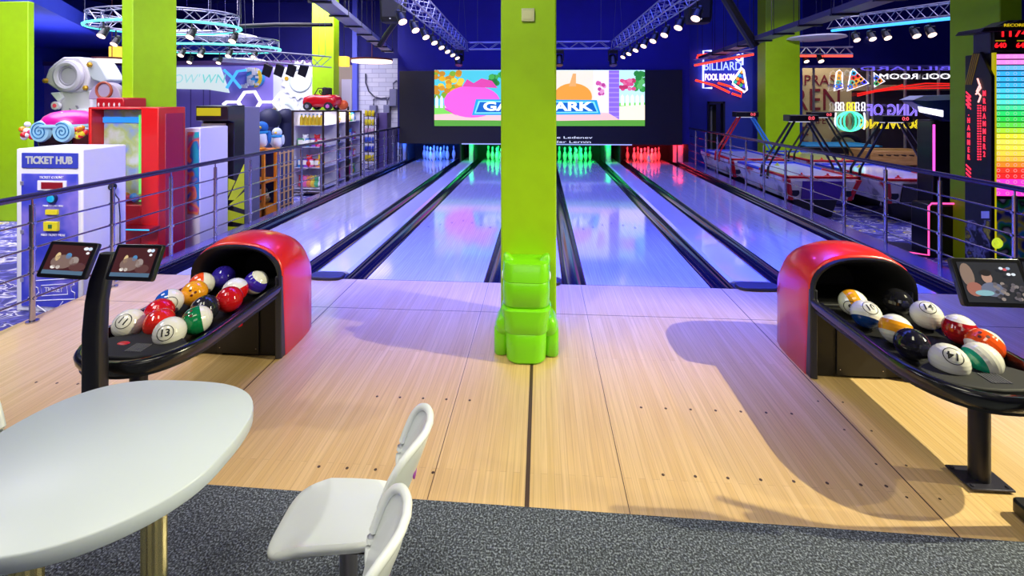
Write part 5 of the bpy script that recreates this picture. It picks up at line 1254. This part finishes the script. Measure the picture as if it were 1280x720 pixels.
# cable trays / ducts
def tray(pa, pb, w_, label, cc, nb=6):
    pa, pb = Vector(pa), Vector(pb); d = (pb - pa); L_ = d.length; d.normalize(); s_ = d.cross(Vector((0, 0, 1))).normalized()
    t = thing('cable_tray', pa, label, 'cable tray'); m = MB()
    def bx(a0, a1, s0, s1, z0, z1, mm):
        vs = [pa + d * a + s_ * s + Vector((0, 0, z)) for z in (z0, z1) for s in (s0, s1) for a in (a0, a1)]
        mm.add(vs, [(0, 2, 3, 1), (4, 5, 7, 6), (0, 1, 5, 4), (2, 6, 7, 3), (0, 4, 6, 2), (1, 3, 7, 5)])
    bx(0, L_, -w_ / 2, w_ / 2, 0, .01, m); bx(0, L_, -w_ / 2 - .01, -w_ / 2, 0, .09, m); bx(0, L_, w_ / 2, w_ / 2 + .01, 0, .09, m); m.build('tray', mat(cc, .4, .4), t, smooth=0)
    for k in range(nb):
        m = MB(); a = L_ * (k + .5) / nb; bx(a - .03, a + .03, -w_ / 2 - .04, w_ / 2 + .04, -.03, -.001, m)
        q = pa + d * a; 
        for s in (-1, 1): m.cyl(q + s_ * s * (w_ / 2 + .03), Vector((q.x + s_.x * s * (w_ / 2 + .03), q.y + s_.y * s * (w_ / 2 + .03), 5.7)), .006, seg=6)
        m.build('hanger', mat('#1a1a28', .5), t)
tray(G(385, -10, 3.4), G(487, 66, 3.4), .26, 'grey cable tray running diagonally in front of the green pillar behind the toy car', '#8f8fa8', 7)
tray(G(1150, -14, 3.2), G(880, 74, 3.2), .30, 'long dark cable tray crossing the green pillar right of the pool room sign', '#6a6470', 9)
for pts, r, lb in (([(300, 33), (345, 31), (415, 31)], .05, 'black pipe running level behind the cable tray on the left'), ([(500, 20), (484, 42), (474, 58)], .06, 'black slanting duct below the left loudspeaker'), ([(905, -6), (925, 28), (944, 58)], .10, 'black slanting duct meeting the right cable tray')):
    Y = 10.2; t = thing('ceiling_pipe', Q(pts[0][0], pts[0][1], Y), lb, 'pipe')
    MB().tube([Q(u, v, Y) for u, v in pts], r, 10).build('pipe', BLK, t)
    m = MB()
    for u, v in pts[:1]: q = Q(u, v, Y); m.cyl(q, (q.x, q.y, 5.7), .01, seg=6)
    m.build('hanger', BLK, t)
for u, v, w_, yy, lb in ((268, 46, 105, 12.5, 'white oval ceiling disc above the lower oval truss'), (300, 76, 60, 12.8, 'small white oval ceiling disc right of the lower oval truss'), (1020, 48, 62, 13.2, 'white oval ceiling disc right of the pool room sign')):
    q = Q(u, v, yy); s_ = yy / F; t = thing('ceiling_disc', q, lb, 'ceiling disc', 'white ceiling discs')
    m = MB(); m.lathe([(.001, -.03), (w_ * s_ * .4, -.03), (w_ * s_ / 2, 0), (w_ * s_ * .48, .04), (.001, .05)], 36, q); m.build('disc', mat('#e6e4f0', .5), t)
    m = MB()
    for a in (0, 2.1, 4.2): m.cyl(q + Vector((w_ * s_ * .3 * math.cos(a), w_ * s_ * .3 * math.sin(a), .04)), (q.x + w_ * s_ * .3 * math.cos(a), q.y + w_ * s_ * .3 * math.sin(a), 5.7), .006, seg=6)
    m.build('wire', STEEL, t)

# ------------------------------------------------------------------ right side
# neon pool room sign
YN = YB - .12
t = thing('pool_room_sign', Q(902, 92, YN), 'neon BILLIARD POOL ROOM sign with a ball rack on the blue wall', 'neon sign')
def cp(x, y): return (860 + x / 8, 50 + y / 8)
NB = mat('#b8c4ff', .4, emit=2.4); NP = mat('#ffe4f6', .4, emit=2.6)
for pth in ([cp(235, 108), cp(152, 108), cp(152, 480), cp(240, 480)], [cp(545, 135), cp(545, 250)], [cp(420, 480), cp(500, 482)]):
    MB().tube([Q(u, v, YN) for u, v in pth], .03, 8).build('frame_tube', NB, t)
text('lettering', 'BILLIARD', .5, Q(903.5, 82.5, YN), FRONT, mat('#9fb0ff', .4, emit=2.0), t, outline=0, ext=.01, fit=(1.17, .27))
text('lettering', 'POOL ROOM', .5, Q(899.5, 96.3, YN), FRONT, mat('#ffd8ee', .4, emit=2.4), t, ext=.01, bold=.008, fit=(.92, .21))
tri = [cp(540, 278), cp(556, 300), cp(590, 500), cp(565, 522), cp(445, 435), cp(448, 405)]
MB().tube([Q(u, v, YN - .02) for u, v in tri], .03, 8, True).build('rack_tube', NP, t)
m = MB(); m.prism([(Q(u, v, YN).x, Q(u, v, YN).z) for u, v in tri], 'xz', YN + .02, YN + .05); m.build('rack_back', mat('#2a2a70', .5), t)
bc = ['#f0a040', '#30a0d0', '#3060d0', '#e8a030', '#e03030', '#e08030', '#30b0a0', '#e03a3a', '#30a060', '#3a3ae0']
for k, (x, y) in enumerate(((538, 318), (516, 355), (545, 365), (496, 388), (524, 400), (552, 416), (474, 420), (506, 430), (530, 452), (558, 462))):
    q = Q(*cp(x, y), YN); m = MB(); m.ball((q.x, YN, q.z), (.055, .02, .055), 12, 8); m.build('rack_ball', mat(bc[k], .4, emit=1.3), t)
for pth in ([cp(90, 185), cp(95, 155), cp(380, 118), cp(455, 105)], [cp(75, 402), cp(260, 452), cp(415, 525)], [cp(300, 430), cp(410, 462), cp(540, 520), cp(530, 565), cp(440, 535)]):
    MB().tube([Q(u, v, YN - .05) for u, v in pth], .035, 8).build('cue_tube', mat('#ff3a22', .4, emit=1.8), t)
q = Q(*cp(506, 178), YN); m = MB(); m.torus((q.x, YN - .02, q.z), .09, .025, M90, 16, 6); m.build('star', NP, t)
m = MB()
for x, y in ((152, 300), (545, 180)): q = Q(*cp(x, y), YN); m.cyl((q.x, YN, q.z), (q.x, YB, q.z), .015, seg=6)
m.build('wall_fixing', STEEL, t)
# reflections of neon signs in the glass, modelled as glowing mirrored shapes
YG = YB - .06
t = thing('bowling_sign_reflection', Q(1100, 140, YG), 'modelled glass reflection of a neon KING OF BOWLING sign with green bowling ball', 'neon sign')
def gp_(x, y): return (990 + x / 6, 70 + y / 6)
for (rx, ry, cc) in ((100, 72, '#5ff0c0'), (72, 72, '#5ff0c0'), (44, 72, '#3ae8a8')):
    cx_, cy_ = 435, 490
    MB().tube([Q(*gp_(cx_ + rx * math.cos(2 * PI * k / 28), cy_ + ry * math.sin(2 * PI * k / 28)), YG) for k in range(28)], .028, 6, True).build('ball_reflection', mat(cc, .4, emit=1.8), t)
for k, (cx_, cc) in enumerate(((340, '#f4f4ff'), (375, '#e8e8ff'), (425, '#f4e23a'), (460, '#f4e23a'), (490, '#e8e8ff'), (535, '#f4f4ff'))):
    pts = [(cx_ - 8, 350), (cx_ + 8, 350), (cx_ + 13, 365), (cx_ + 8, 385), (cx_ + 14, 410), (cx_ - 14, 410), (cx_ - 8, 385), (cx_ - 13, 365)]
    MB().tube([Q(*gp_(a, b), YG) for a, b in pts], .02, 6, True).build('pin_reflection', mat(cc, .4, emit=1.7), t)
for s in (-1, 1): MB().tube([Q(*gp_(435 + s * 105 + (s * 8 * math.sin(PI * k / 6)), 425 + k * 21), YG) for k in range(7)], .025, 6).build('arc_reflection', mat('#f4f4ff', .4, emit=1.6), t)
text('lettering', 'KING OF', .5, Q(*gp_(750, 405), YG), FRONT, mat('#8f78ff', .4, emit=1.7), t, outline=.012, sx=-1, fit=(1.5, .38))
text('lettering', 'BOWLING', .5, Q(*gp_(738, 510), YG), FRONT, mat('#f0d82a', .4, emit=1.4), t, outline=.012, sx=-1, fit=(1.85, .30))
m = MB()
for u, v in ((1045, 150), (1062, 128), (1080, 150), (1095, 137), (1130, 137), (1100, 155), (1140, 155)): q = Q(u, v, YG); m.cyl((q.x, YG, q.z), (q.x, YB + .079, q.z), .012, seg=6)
m.build('added_fixing', STEEL, t)  # pins added only to hold the modelled reflection
t = thing('rack_sign_reflection', Q(1100, 95, YG), 'modelled glass reflections of neon billiard signs with ball triangles', 'neon sign')  # sign reflections built as emissive shapes, no sign hangs here
text('lettering', 'POOL ROOM', .5, Q(*gp_(945, 152), YG), FRONT, mat('#f6f4ff', .4, emit=1.8), t, ext=.006, sx=-1, fit=(2.3, .17))
text('lettering', 'BILLIARD', .5, Q(*gp_(850, 93), YG), FRONT, mat('#6a5ae8', .4, emit=1.2), t, ext=.006, sx=-1, fit=(2.7, .12))
for kk, (tr, bs) in enumerate((([(355, 105), (375, 125), (380, 240), (318, 262), (335, 120)], [(354, 130), (350, 165), (345, 200), (365, 222), (332, 228)]), ([(458, 98), (575, 205), (415, 262), (440, 120)], [(462, 130), (492, 150), (460, 165), (515, 175), (480, 188), (450, 200), (540, 195), (435, 230), (468, 222)]), ([(615, 125), (695, 190), (620, 232)], [(632, 165), (655, 185), (632, 205)]))):
    MB().tube([Q(*gp_(a, b), YG - .01) for a, b in tr], .022, 6, True).build('rack_tube', mat('#f0eaff', .4, emit=1.7), t)
    for k, (a, b) in enumerate(bs): q = Q(*gp_(a, b), YG); m = MB(); m.torus((q.x, YG - .01, q.z), .065, .02, M90, 14, 6); m.build('rack_ball', mat(bc[(k * 3 + kk) % 10], .4, emit=1.3), t)
for pth in ([(490, 300), (720, 245), (1000, 205), (1180, 208)], [(490, 285), (800, 225), (830, 215)], [(820, 245), (1180, 240)], [(600, 270), (1000, 225), (1180, 222)]): MB().tube([Q(*gp_(a, b), YG) for a, b in pth], .022, 6).build('cue_tube', mat('#e8201c', .4, emit=1.2), t)

# air hockey tables
def hockey(x, y, label, gcol=('#15151c', '#15151c'), front='#4a22a8', field='#d8e0f0', gantry=True, W_=1.32, L_=2.1, spin=0):
    t = thing('air_hockey_table', (x + W_ / 2, y + L_ / 2, AF), label, 'air hockey table', 'air hockey tables')
    zt = .46; z0 = .05
    art = noise_mat('table_art_%d' % int(x * 100), [(.35, '#c8202a'), (.45, '#e8e4f0'), (.62, '#d8d4e8'), (.7, '#8a8a98')], 2.6, .35)
    m = MB(); m.loft([[Vector((x + W_ / 2 + a, y + L_ / 2 + b, z)) for a, b in rrect(W_ - 2 * g, L_ - 2 * g, .06, 3)] for g, z in ((.12, z0), (.0, zt - .05), (.0, zt))], True, True); m.build('body', art, t, smooth=0)
    m = MB(); m.box(x + .07, x + W_ - .07, y + .07, y + L_ - .07, zt, zt + .012); fl = m.build('playfield', mat(field, .15, coat=.3), t)
    for s0, s1, cc in ((0, .5, '#d01a2a'), (.5, 1, '#2a4ad0')):
        m = MB(); ya_, yb_ = y + L_ * s0, y + L_ * s1
        m.box(x, x + .07, ya_, yb_, zt, zt + .05); m.box(x + W_ - .07, x + W_, ya_, yb_, zt, zt + .05)
        if s0 == 0: m.box(x, x + W_, y, y + .07, zt, zt + .05)
        else: m.box(x, x + W_, y + L_ - .07, y + L_, zt, zt + .05)
        m.build('rail', mat(cc, .25, coat=.4), t, bevel=.012)
    m = MB(); m.loft([[Vector((x + W_ / 2 + a, y - .004 + (zt - .05 - z) * .28 - dd, z)) for a, z in ((-.36, zt - .04), (.36, zt - .04), (.34, z0 + .02), (-.34, z0 + .02))] for dd in (0, .02)], True, True); m.build('front_panel', mat(front, .35), t)
    for s in (-1, 1):
        m = MB(); xc = x + W_ / 2 + s * .49; m.loft([[Vector((xc + a, y + .0 + (zt - .05 - z) * .28 - dd, z)) for a, z in ((-.10, zt - .04), (.12, zt - .04), (.10 if s > 0 else .11, z0 + .02), (-.10, z0 + .02))] for dd in (.0, .018)], True, True); pn = m.build('corner_art', mat('#e4e0ee', .35), t)
        m = MB(); m.prism([(xc - s * .02 + .075 * math.cos(a), .2 + .075 * math.sin(a)) for a in [2 * PI * k / 20 for k in range(20)]], 'xz', y + .03, y + .055) ; m.build('puck_slot', mat('#16203c', .4), pn)
    for s in (-1, 1):
        m = MB(); xc = x + W_ / 2 + s * (W_ / 2 - .03)
        m.loft([[Vector((xc - s * (zt - .02 - z) * .28 + a, y + (zt - .02 - z) * .28 + b, z)) for a, b in rrect(.09, .09, .02, 2)] for z in (z0 - .0, zt - .02)], True, True); m.build('corner_post', mat('#c8141e', .3), t, smooth=0)
    for yy in (y + .35, y + L_ - .5):
        m = MB(); m.loft([[Vector((x + W_ / 2 + a, yy + b, z)) for a, b in rrect(w_, .22, .02, 2)] for w_, z in ((.62, AF + .002), (.66, AF + .06), (.86, z0 + .01))], True, True); m.build('leg', BLK, t)
    for (dx, dy, cc) in ((.45, .3, '#d01a2a'), (.9, .25, '#d01a2a'), (.7, 1.7, '#c8e020')):
        m = MB(); m.lathe([(.05, 0), (.05, .015), (.035, .02), (.018, .025), (.018, .05), (.001, .058)], 16, (x + dx, y + dy, zt + .012)); m.build('mallet', mat(cc, .3), t)
    if gantry:
        yg = y + L_ * .34; zh = 1.49
        m = MB(); m.box(x + W_ / 2 - .28, x + W_ / 2 + .28, yg - .13, yg + .13, zh, zh + .13); hd = m.build('score_box', mat('#17171d', .35), t, bevel=.015)
        m = MB(); m.box(x + W_ / 2 + .02, x + W_ / 2 + .24, yg - .136, yg - .13, zh + .02, zh + .11); m.build('score_display', mat('#1c0a10', .3), hd)
        text('score_digits', '0:0', .10, (x + W_ / 2 + .13, yg - .138, zh + .065), FRONT, mat('#ff5a6a', .4, emit=1.5), hd)
        m = MB(); m.box(x + W_ / 2 - .2, x + W_ / 2 + .2, yg - .06, yg + .06, zh - .015, zh); m.build('light_strip', mat('#e8e8ff', .4, emit=.8), hd)
        for s, cc in ((-1, gcol[0]), (1, gcol[1])):
            for dy in (-.07, .07):
                xe = x + W_ / 2 + s * (W_ / 2 + .03)
                MB().tube([(x + W_ / 2 + s * .16, yg + dy, zh), (xe - s * .1, yg + dy * 1.6, zt + .3), (xe, yg + dy * 1.8, zt + .12), (xe + s * .02, yg + dy * 1.8, zt - .10)], .024, 8).build('gantry_arm', mat(cc, .3, coat=.3), t)
    return t
hockey(XU(982, 8.75), 8.75, 'air hockey table with a violet end panel, nearest in the row along the right railing')
hockey(XU(1106, 8.55), 8.55, 'air hockey table with a black end panel, right of the violet-ended one', front='#191722', field='#c8c4f0')
hockey(XU(913, 11.3), 11.3, 'air hockey table with a red and a blue gantry arm, farthest along the right railing', gcol=('#d81f28', '#2a8ae0'), front='#3a2a78')
hockey(XU(1012, 11.15), 11.15, 'air hockey table with a yellow green playfield behind the violet-ended one', field='#d8e06a', front='#2a1a4a')
# pool table
xp, yp = XU(1003, 13.6), 13.6
t = thing('pool_table', (xp + 1.1, yp + .6, AF), 'pool table with bright blue cloth behind the air hockey tables', 'pool table')
m = MB(); m.box(xp, xp + 2.2, yp, yp + 1.2, .38, .58); m.build('frame', mat('#16141a', .3), t, bevel=.03)
m = MB(); m.box(xp + .1, xp + 2.1, yp + .1, yp + 1.1, .58, .588); m.build('cloth', mat('#2aa8e8', .8), t)
m = MB()
for a, b, c_, d_ in ((0, 2.2, 0, .1), (0, 2.2, 1.1, 1.2), (0, .1, 0, 1.2), (2.1, 2.2, 0, 1.2)): m.box(xp + a, xp + b, yp + c_, yp + d_, .58, .62)
m.build('cushion', mat('#3aa8e0', .5), t, bevel=.01)
for a in (.15, 1.95):
    for b in (.12, 1.0): m = MB(); m.box(xp + a, xp + a + .12, yp + b, yp + b + .12, AF, .38); m.build('leg', mat('#16141a', .3), t, bevel=.01)
# foosball table
xf_, yf_ = XU(1086, 12.0), 12.0
t = thing('foosball_table', (xf_ + .75, yf_ + .4, AF), 'wooden foosball table with bar handles right behind the air hockey tables', 'foosball table')
M_OAK = noise_mat('oak', [(.35, '#c99a5c'), (.65, '#b07f42')], 3, .4, sc=(1, 1, 12))
m = MB(); 
for a in ((0, 1.5, 0, .04), (0, 1.5, .72, .76), (0, .04, 0, .76), (1.46, 1.5, 0, .76)): m.box(xf_ + a[0], xf_ + a[1], yf_ + a[2], yf_ + a[3], .25, .64)
m.box(xf_, xf_ + 1.5, yf_, yf_ + .76, .25, .3); m.build('box', M_OAK, t, bevel=.01)
m = MB(); m.box(xf_ + .04, xf_ + 1.46, yf_ + .04, yf_ + .72, .45, .46); m.build('pitch', mat('#3a8a4a', .6), t)
for k in range(8):
    xx = xf_ + .12 + k * .18; m = MB(); m.cyl((xx, yf_ - .2, .56), (xx, yf_ + .9, .56), .008, seg=8); rd = m.build('rod', STEEL, t)
    m = MB(); m.cyl((xx, yf_ - .3, .56), (xx, yf_ - .18, .56), .018, seg=10); m.build('handle', mat('#2a1a14', .5), rd)
for a in (.05, 1.33):
    for b in (.03, .6): m = MB(); m.box(xf_ + a, xf_ + a + .12, yf_ + b, yf_ + b + .12, AF, .25); m.build('leg', M_OAK, t, bevel=.01)
# round basket chair behind the glass
q = Q(1058, 178, 15.9); t = thing('round_table', (q.x, 15.9, AF), 'round beige object with a dark arch behind the glass, left of the foosball table', 'round table')
m = MB(); m.torus((q.x, 15.9, q.z - .15), .42, .10, M90, 30, 8); m.build('arch', mat('#22202a', .5), t)
m = MB(); m.cyl((q.x, 15.85, q.z - .15), (q.x, 15.95, q.z - .15), .3, seg=28); m.build('disc', mat('#c8bca0', .6), t)
m = MB(); m.box(q.x - .2, q.x + .2, 15.8, 16.0, AF, q.z - .5); m.build('stand', mat('#2a2830', .5), t)

# dark shooting cabinet with pink lights
yq = 7.25; xq0 = XU(1166, yq); 
t = thing('shooter_cabinet', (xq0 + .5, yq + .5, AF), 'black video game cabinet with pink light strips left of the right green pillar', 'game machine')
m = MB(); m.box(xq0, xq0 + .95, yq, yq + .3, AF, ZV(150, yq, 1180)); m.build('cabinet', mat('#0f0f16', .3, coat=.3), t, bevel=.02)
xh = XU(1133, yq)
m = MB(); m.prism([(xh, ZV(126, yq)), (xh + .15, ZV(121, yq)), (xq0 + .95, ZV(119, yq)), (xq0 + .95, ZV(152, yq)), (xq0 + .1, ZV(150, yq))], 'xz', yq - .1, yq + .12, 0); m.build('marquee_hood', mat('#1c2a6a', .3, coat=.3), t, bevel=.02)
m = MB(); m.prism([(xh + .0, ZV(125, yq)), (xh + .15, ZV(120, yq)), (xq0 + .95, ZV(118, yq)), (xq0 + .95, ZV(122, yq)), (xh + .2, ZV(126, yq))], 'xz', yq - .13, yq + .14); m.build('hood_top', mat('#b8c0d8', .4), t)
m = MB(); m.prism([(Q(1147, 133, yq - .1).x, Q(1147, 133, yq - .1).z), (Q(1178, 138, yq - .1).x, Q(1178, 138, yq - .1).z), (Q(1178, 146, yq - .1).x, Q(1178, 146, yq - .1).z), (Q(1149, 140, yq - .1).x, Q(1149, 140, yq - .1).z)], 'xz', yq - .115, yq - .1); m.build('marquee_light', mat('#f0ecff', .4, emit=2), t)
m = MB(); m.cyl((xq0 - .0, yq - .02, ZV(154, yq)), (xq0 - .0, yq - .02, ZV(214, yq)), .014, seg=8); m.build('pink_tube', mat('#ff4ad0', .4, emit=2.2), t)
yl = 6.75
m = MB(); xa_ = XU(1160, yl); m.box(xa_, xa_ + .9, yl, yl + .30, AF, ZV(256, yl, 1165)); m.build('control_deck', mat('#101018', .3), t, bevel=.02)
MB().tube([(xa_ + .5, yl - .012, ZV(254, yl, 1165)), (xa_ + .04, yl - .012, ZV(254, yl, 1165)), (xa_ + .0, yl - .012, ZV(258, yl, 1165)), (xa_, yl - .012, AF + .04), (XU(1134, yl), yl + .2, AF + .03)], .012, 8).build('pink_tube', mat('#ff4a9a', .4, emit=2), t)
m = MB(); m.prism([(XU(1134, yl), yl + .2), (xa_, yl), (xa_ + .2, yl + .6), (XU(1134, yl) + .2, yl + .7)], 'xy', AF, AF + .02); m.build('foot_plate', mat('#1c1a3a', .4), t)

# hammer strength machine
xh0 = 5.0; yh0 = YU(1240, xh0); yh1 = YU(1206, xh0)
t = thing('hammer_machine', (xh0 + .45, yh0 + .2, AF), 'tall black hammer strength tester with a rainbow score tower at the right edge', 'game machine')
zt = ZV(66, yh0, 1250)
m = MB(); m.box(xh0, xh0 + .85, yh0, yh1, AF, zt); m.build('cabinet', mat('#141218', .3, coat=.2), t, bevel=.01)
zhd = ZV(34, yh0, 1250)
m = MB(); m.prism([(xh0 + .0, zt), (xh0 + .85, zt), (xh0 + .85, zhd), (xh0 + .5, zhd + .09), (xh0 + .2, zhd + .08), (xh0 - .0, zhd - .02)], 'xz', yh0 + .02, yh1 - .1, 0); m.build('score_header', mat('#3a3a44', .4), t, bevel=.01)
m = MB(); m.prism([(xh0 + .03, zhd), (xh0 + .25, zhd + .07), (xh0 + .5, zhd + .08), (xh0 + .85, zhd), (xh0 + .85, zhd - .02), (xh0 - .16, zhd - .06), (xh0 - .12, zhd - .01)], 'xz', yh0 - .05, yh1 - .05); m.build('header_roof', mat('#1a1420', .4), t, bevel=.008)
def hq(u, v): q = Q(u, v, yh0 - .01); return q.x, q.z
a, b = hq(1243, 36), hq(1300, 62)
m = MB(); m.box(a[0], b[0], yh0 - .012, yh0 + .02, b[1], a[1]); hb = m.build('header_face', mat('#120a10', .3), t)
x, z = hq(1263, 32.5); text('lettering', 'RECORD', .045, (x, yh0 - .06, z), FRONT, mat('#e8c81a', .4, emit=.9), t, sx=1.3)
x, z = hq(1267, 41.5); text('score_digits', '1174', .125, (x, yh0 - .016, z), FRONT, mat('#ff1a22', .4, emit=1.7), hb, sx=1.25, bold=.002)
for u in (1250, 1277): x, z = hq(u, 57); text('score_digits', '640', .075, (x, yh0 - .016, z), FRONT, mat('#ff1a22', .4, emit=1.5), hb, sx=1.1, bold=.002)
for u in (1250, 1277): x, z = hq(u, 51); m = MB(); m.box(x - .05, x + .05, yh0 - .018, yh0 - .012, z - .006, z + .006); m.build('yellow_bar', mat('#d8b81a', .4, emit=.5), hb)
RB = ['#ff8af0', '#ff8af0', '#6ab8ff', '#38b0ff', '#38b8ff', '#38b8ff', '#4ad0ff', '#4adcf4', '#5aecd8', '#46e8a0', '#2ee070', '#2ed850', '#60e04a', '#b0ec3a', '#f4f03a', '#fff05a', '#ffec4a', '#ffd84a', '#ffc040', '#ff8a2a', '#ff3a2a', '#ff2a2a', '#ff3acc', '#ff4ae0', '#ff3ad0']
n = len(RB); va, vb = 67.5, 246
for k in range(n):
    v0 = va + (vb - va) * k / n; v1 = va + (vb - va) * (k + .82) / n
    a, b = hq(1244.5, v1), hq(1310, v0); m = MB()
    m.box(a[0], b[0], yh0 - .014, yh0 - .0, a[1], b[1], 0)
    for xx in (a[0] + .025, a[0] + .12, a[0] + .20, a[0] + .28): m.torus((xx, yh0 - .0145, (a[1] + b[1]) / 2), .016, .002, M90, 12, 4, 1)
    m.build('score_bar', [mat(RB[k], .4, emit=1.25), mat('#f8f8f8', .4, emit=.5)], t, smooth=0)
m = MB(); a, b = hq(1240.5, 330), hq(1243.5, 66); m.box(a[0], b[0], yh0 - .03, yh0, a[1], b[1]); m.build('yellow_edge', mat('#f0e010', .4, emit=.5), t)
# angled side wing
yw0, yw1 = yh0 + .04, yh1 + .02; xw_ = xh0 - .04
def wq(u, v): yy = YU(u, xw_); return (yy, ZV(v, yy, u))
m = MB(); m.prism([wq(1206, 335), wq(1206, 107), wq(1216, 66), wq(1225, 65), wq(1239, 95), wq(1239, 335)], 'yz', xw_, xh0 - .001); m.build('side_wing', mat('#17151d', .35), t, bevel=.004)
m = MB(); m.prism([wq(1206.5, 106), wq(1216, 67), wq(1225, 67), wq(1214.5, 106)], 'yz', xw_ - .004, xw_ - .0005, 0)
for k in range(3): m.prism([wq(1208 + 2.3 * k, 106), wq(1217.5 + 2.3 * k, 67), wq(1218.3 + 2.3 * k, 67), wq(1208.8 + 2.3 * k, 106)], 'yz', xw_ - .006, xw_ - .004, 1)
m.build('gold_stripes', [mat('#b8951a', .35, .3), mat('#4a3a10', .4)], t, smooth=0)
RL = mat('#ff3048', .4, emit=1.7)
q = wq(1211.5, 160); text('lettering', '\n'.join('MR.HAMMER'), .085, (xw_ - .006, q[0], q[1]), SIDER, RL, t, sx=.55, bold=.002)
q = wq(1231, 155); text('lettering', '\n'.join('MRHAMMER2'), .085, (xw_ - .006, q[0], q[1]), SIDER, RL, t, sx=.55, bold=.002)
m = MB()
for k in range(22):
    for j in range(2): q = wq(1223 + 3 * j, 132 + 3.2 * k); m.box(xw_ - .006, xw_ - .001, q[0] - .007, q[0] + .007, q[1] - .008, q[1] + .008)
for k in range(4):
    for u0, v0 in ((1208, 114), (1208, 205)): 
        m.prism([wq(u0, v0 + 5 * k), wq(u0 + 6, v0 + 6 + 5 * k), wq(u0 + 6, v0 + 8 + 5 * k), wq(u0, v0 + 2 + 5 * k)], 'yz', xw_ - .006, xw_ - .001)
m.build('red_lamps', RL, t, smooth=0)
MB().tube([Vector((xw_ - .01, *wq(u, v))) for u, v in ((1224, 128), (1227, 120), (1222, 114), (1226, 106), (1223, 98), (1227, 110), (1221, 118))], .008, 6).build('flame_lamp', mat('#ffb0a8', .4, emit=1.8), t)
m = MB(); m.prism([wq(1207, 330), wq(1207, 275), wq(1238, 275), wq(1238, 330)], 'yz', xw_ - .004, xw_ - .0005); m.build('lower_art', noise_mat('gear_art', [(.44, '#141418'), (.52, '#8a8a9c'), (.56, '#17171c'), (.66, '#d8c81e'), (.72, '#1c1c22')], 6, .4), t, smooth=0)
m = MB(); m.prism([wq(1227, 273), wq(1227, 264), wq(1237, 264), wq(1237, 273)], 'yz', xw_ - .005, xw_ - .001); m.build('notice_plate', mat('#d8dce8', .4), t)
a, b = hq(1246, 332), hq(1310, 250); m = MB(); m.box(a[0], b[0], yh0 - .012, yh0 - .001, a[1], b[1]); m.build('front_art', noise_mat('tower_art', [(.38, '#1a2a9a'), (.46, '#e8e020'), (.52, '#1f9ad0'), (.58, '#2ab04a'), (.66, '#14141c'), (.74, '#e8e8f0')], 5, .4, detail=1), t, smooth=0)
p = Q(1246, 304, yh0 - .03); m = MB(); m.torus((p.x, yh0 - .03, p.z), .045, .016, M90, 20, 6); m.ball((p.x, yh0 - .02, p.z), (.035, .015, .035), 12, 8); m.build('target_disc', mat('#d8f03a', .4, emit=.8), t)
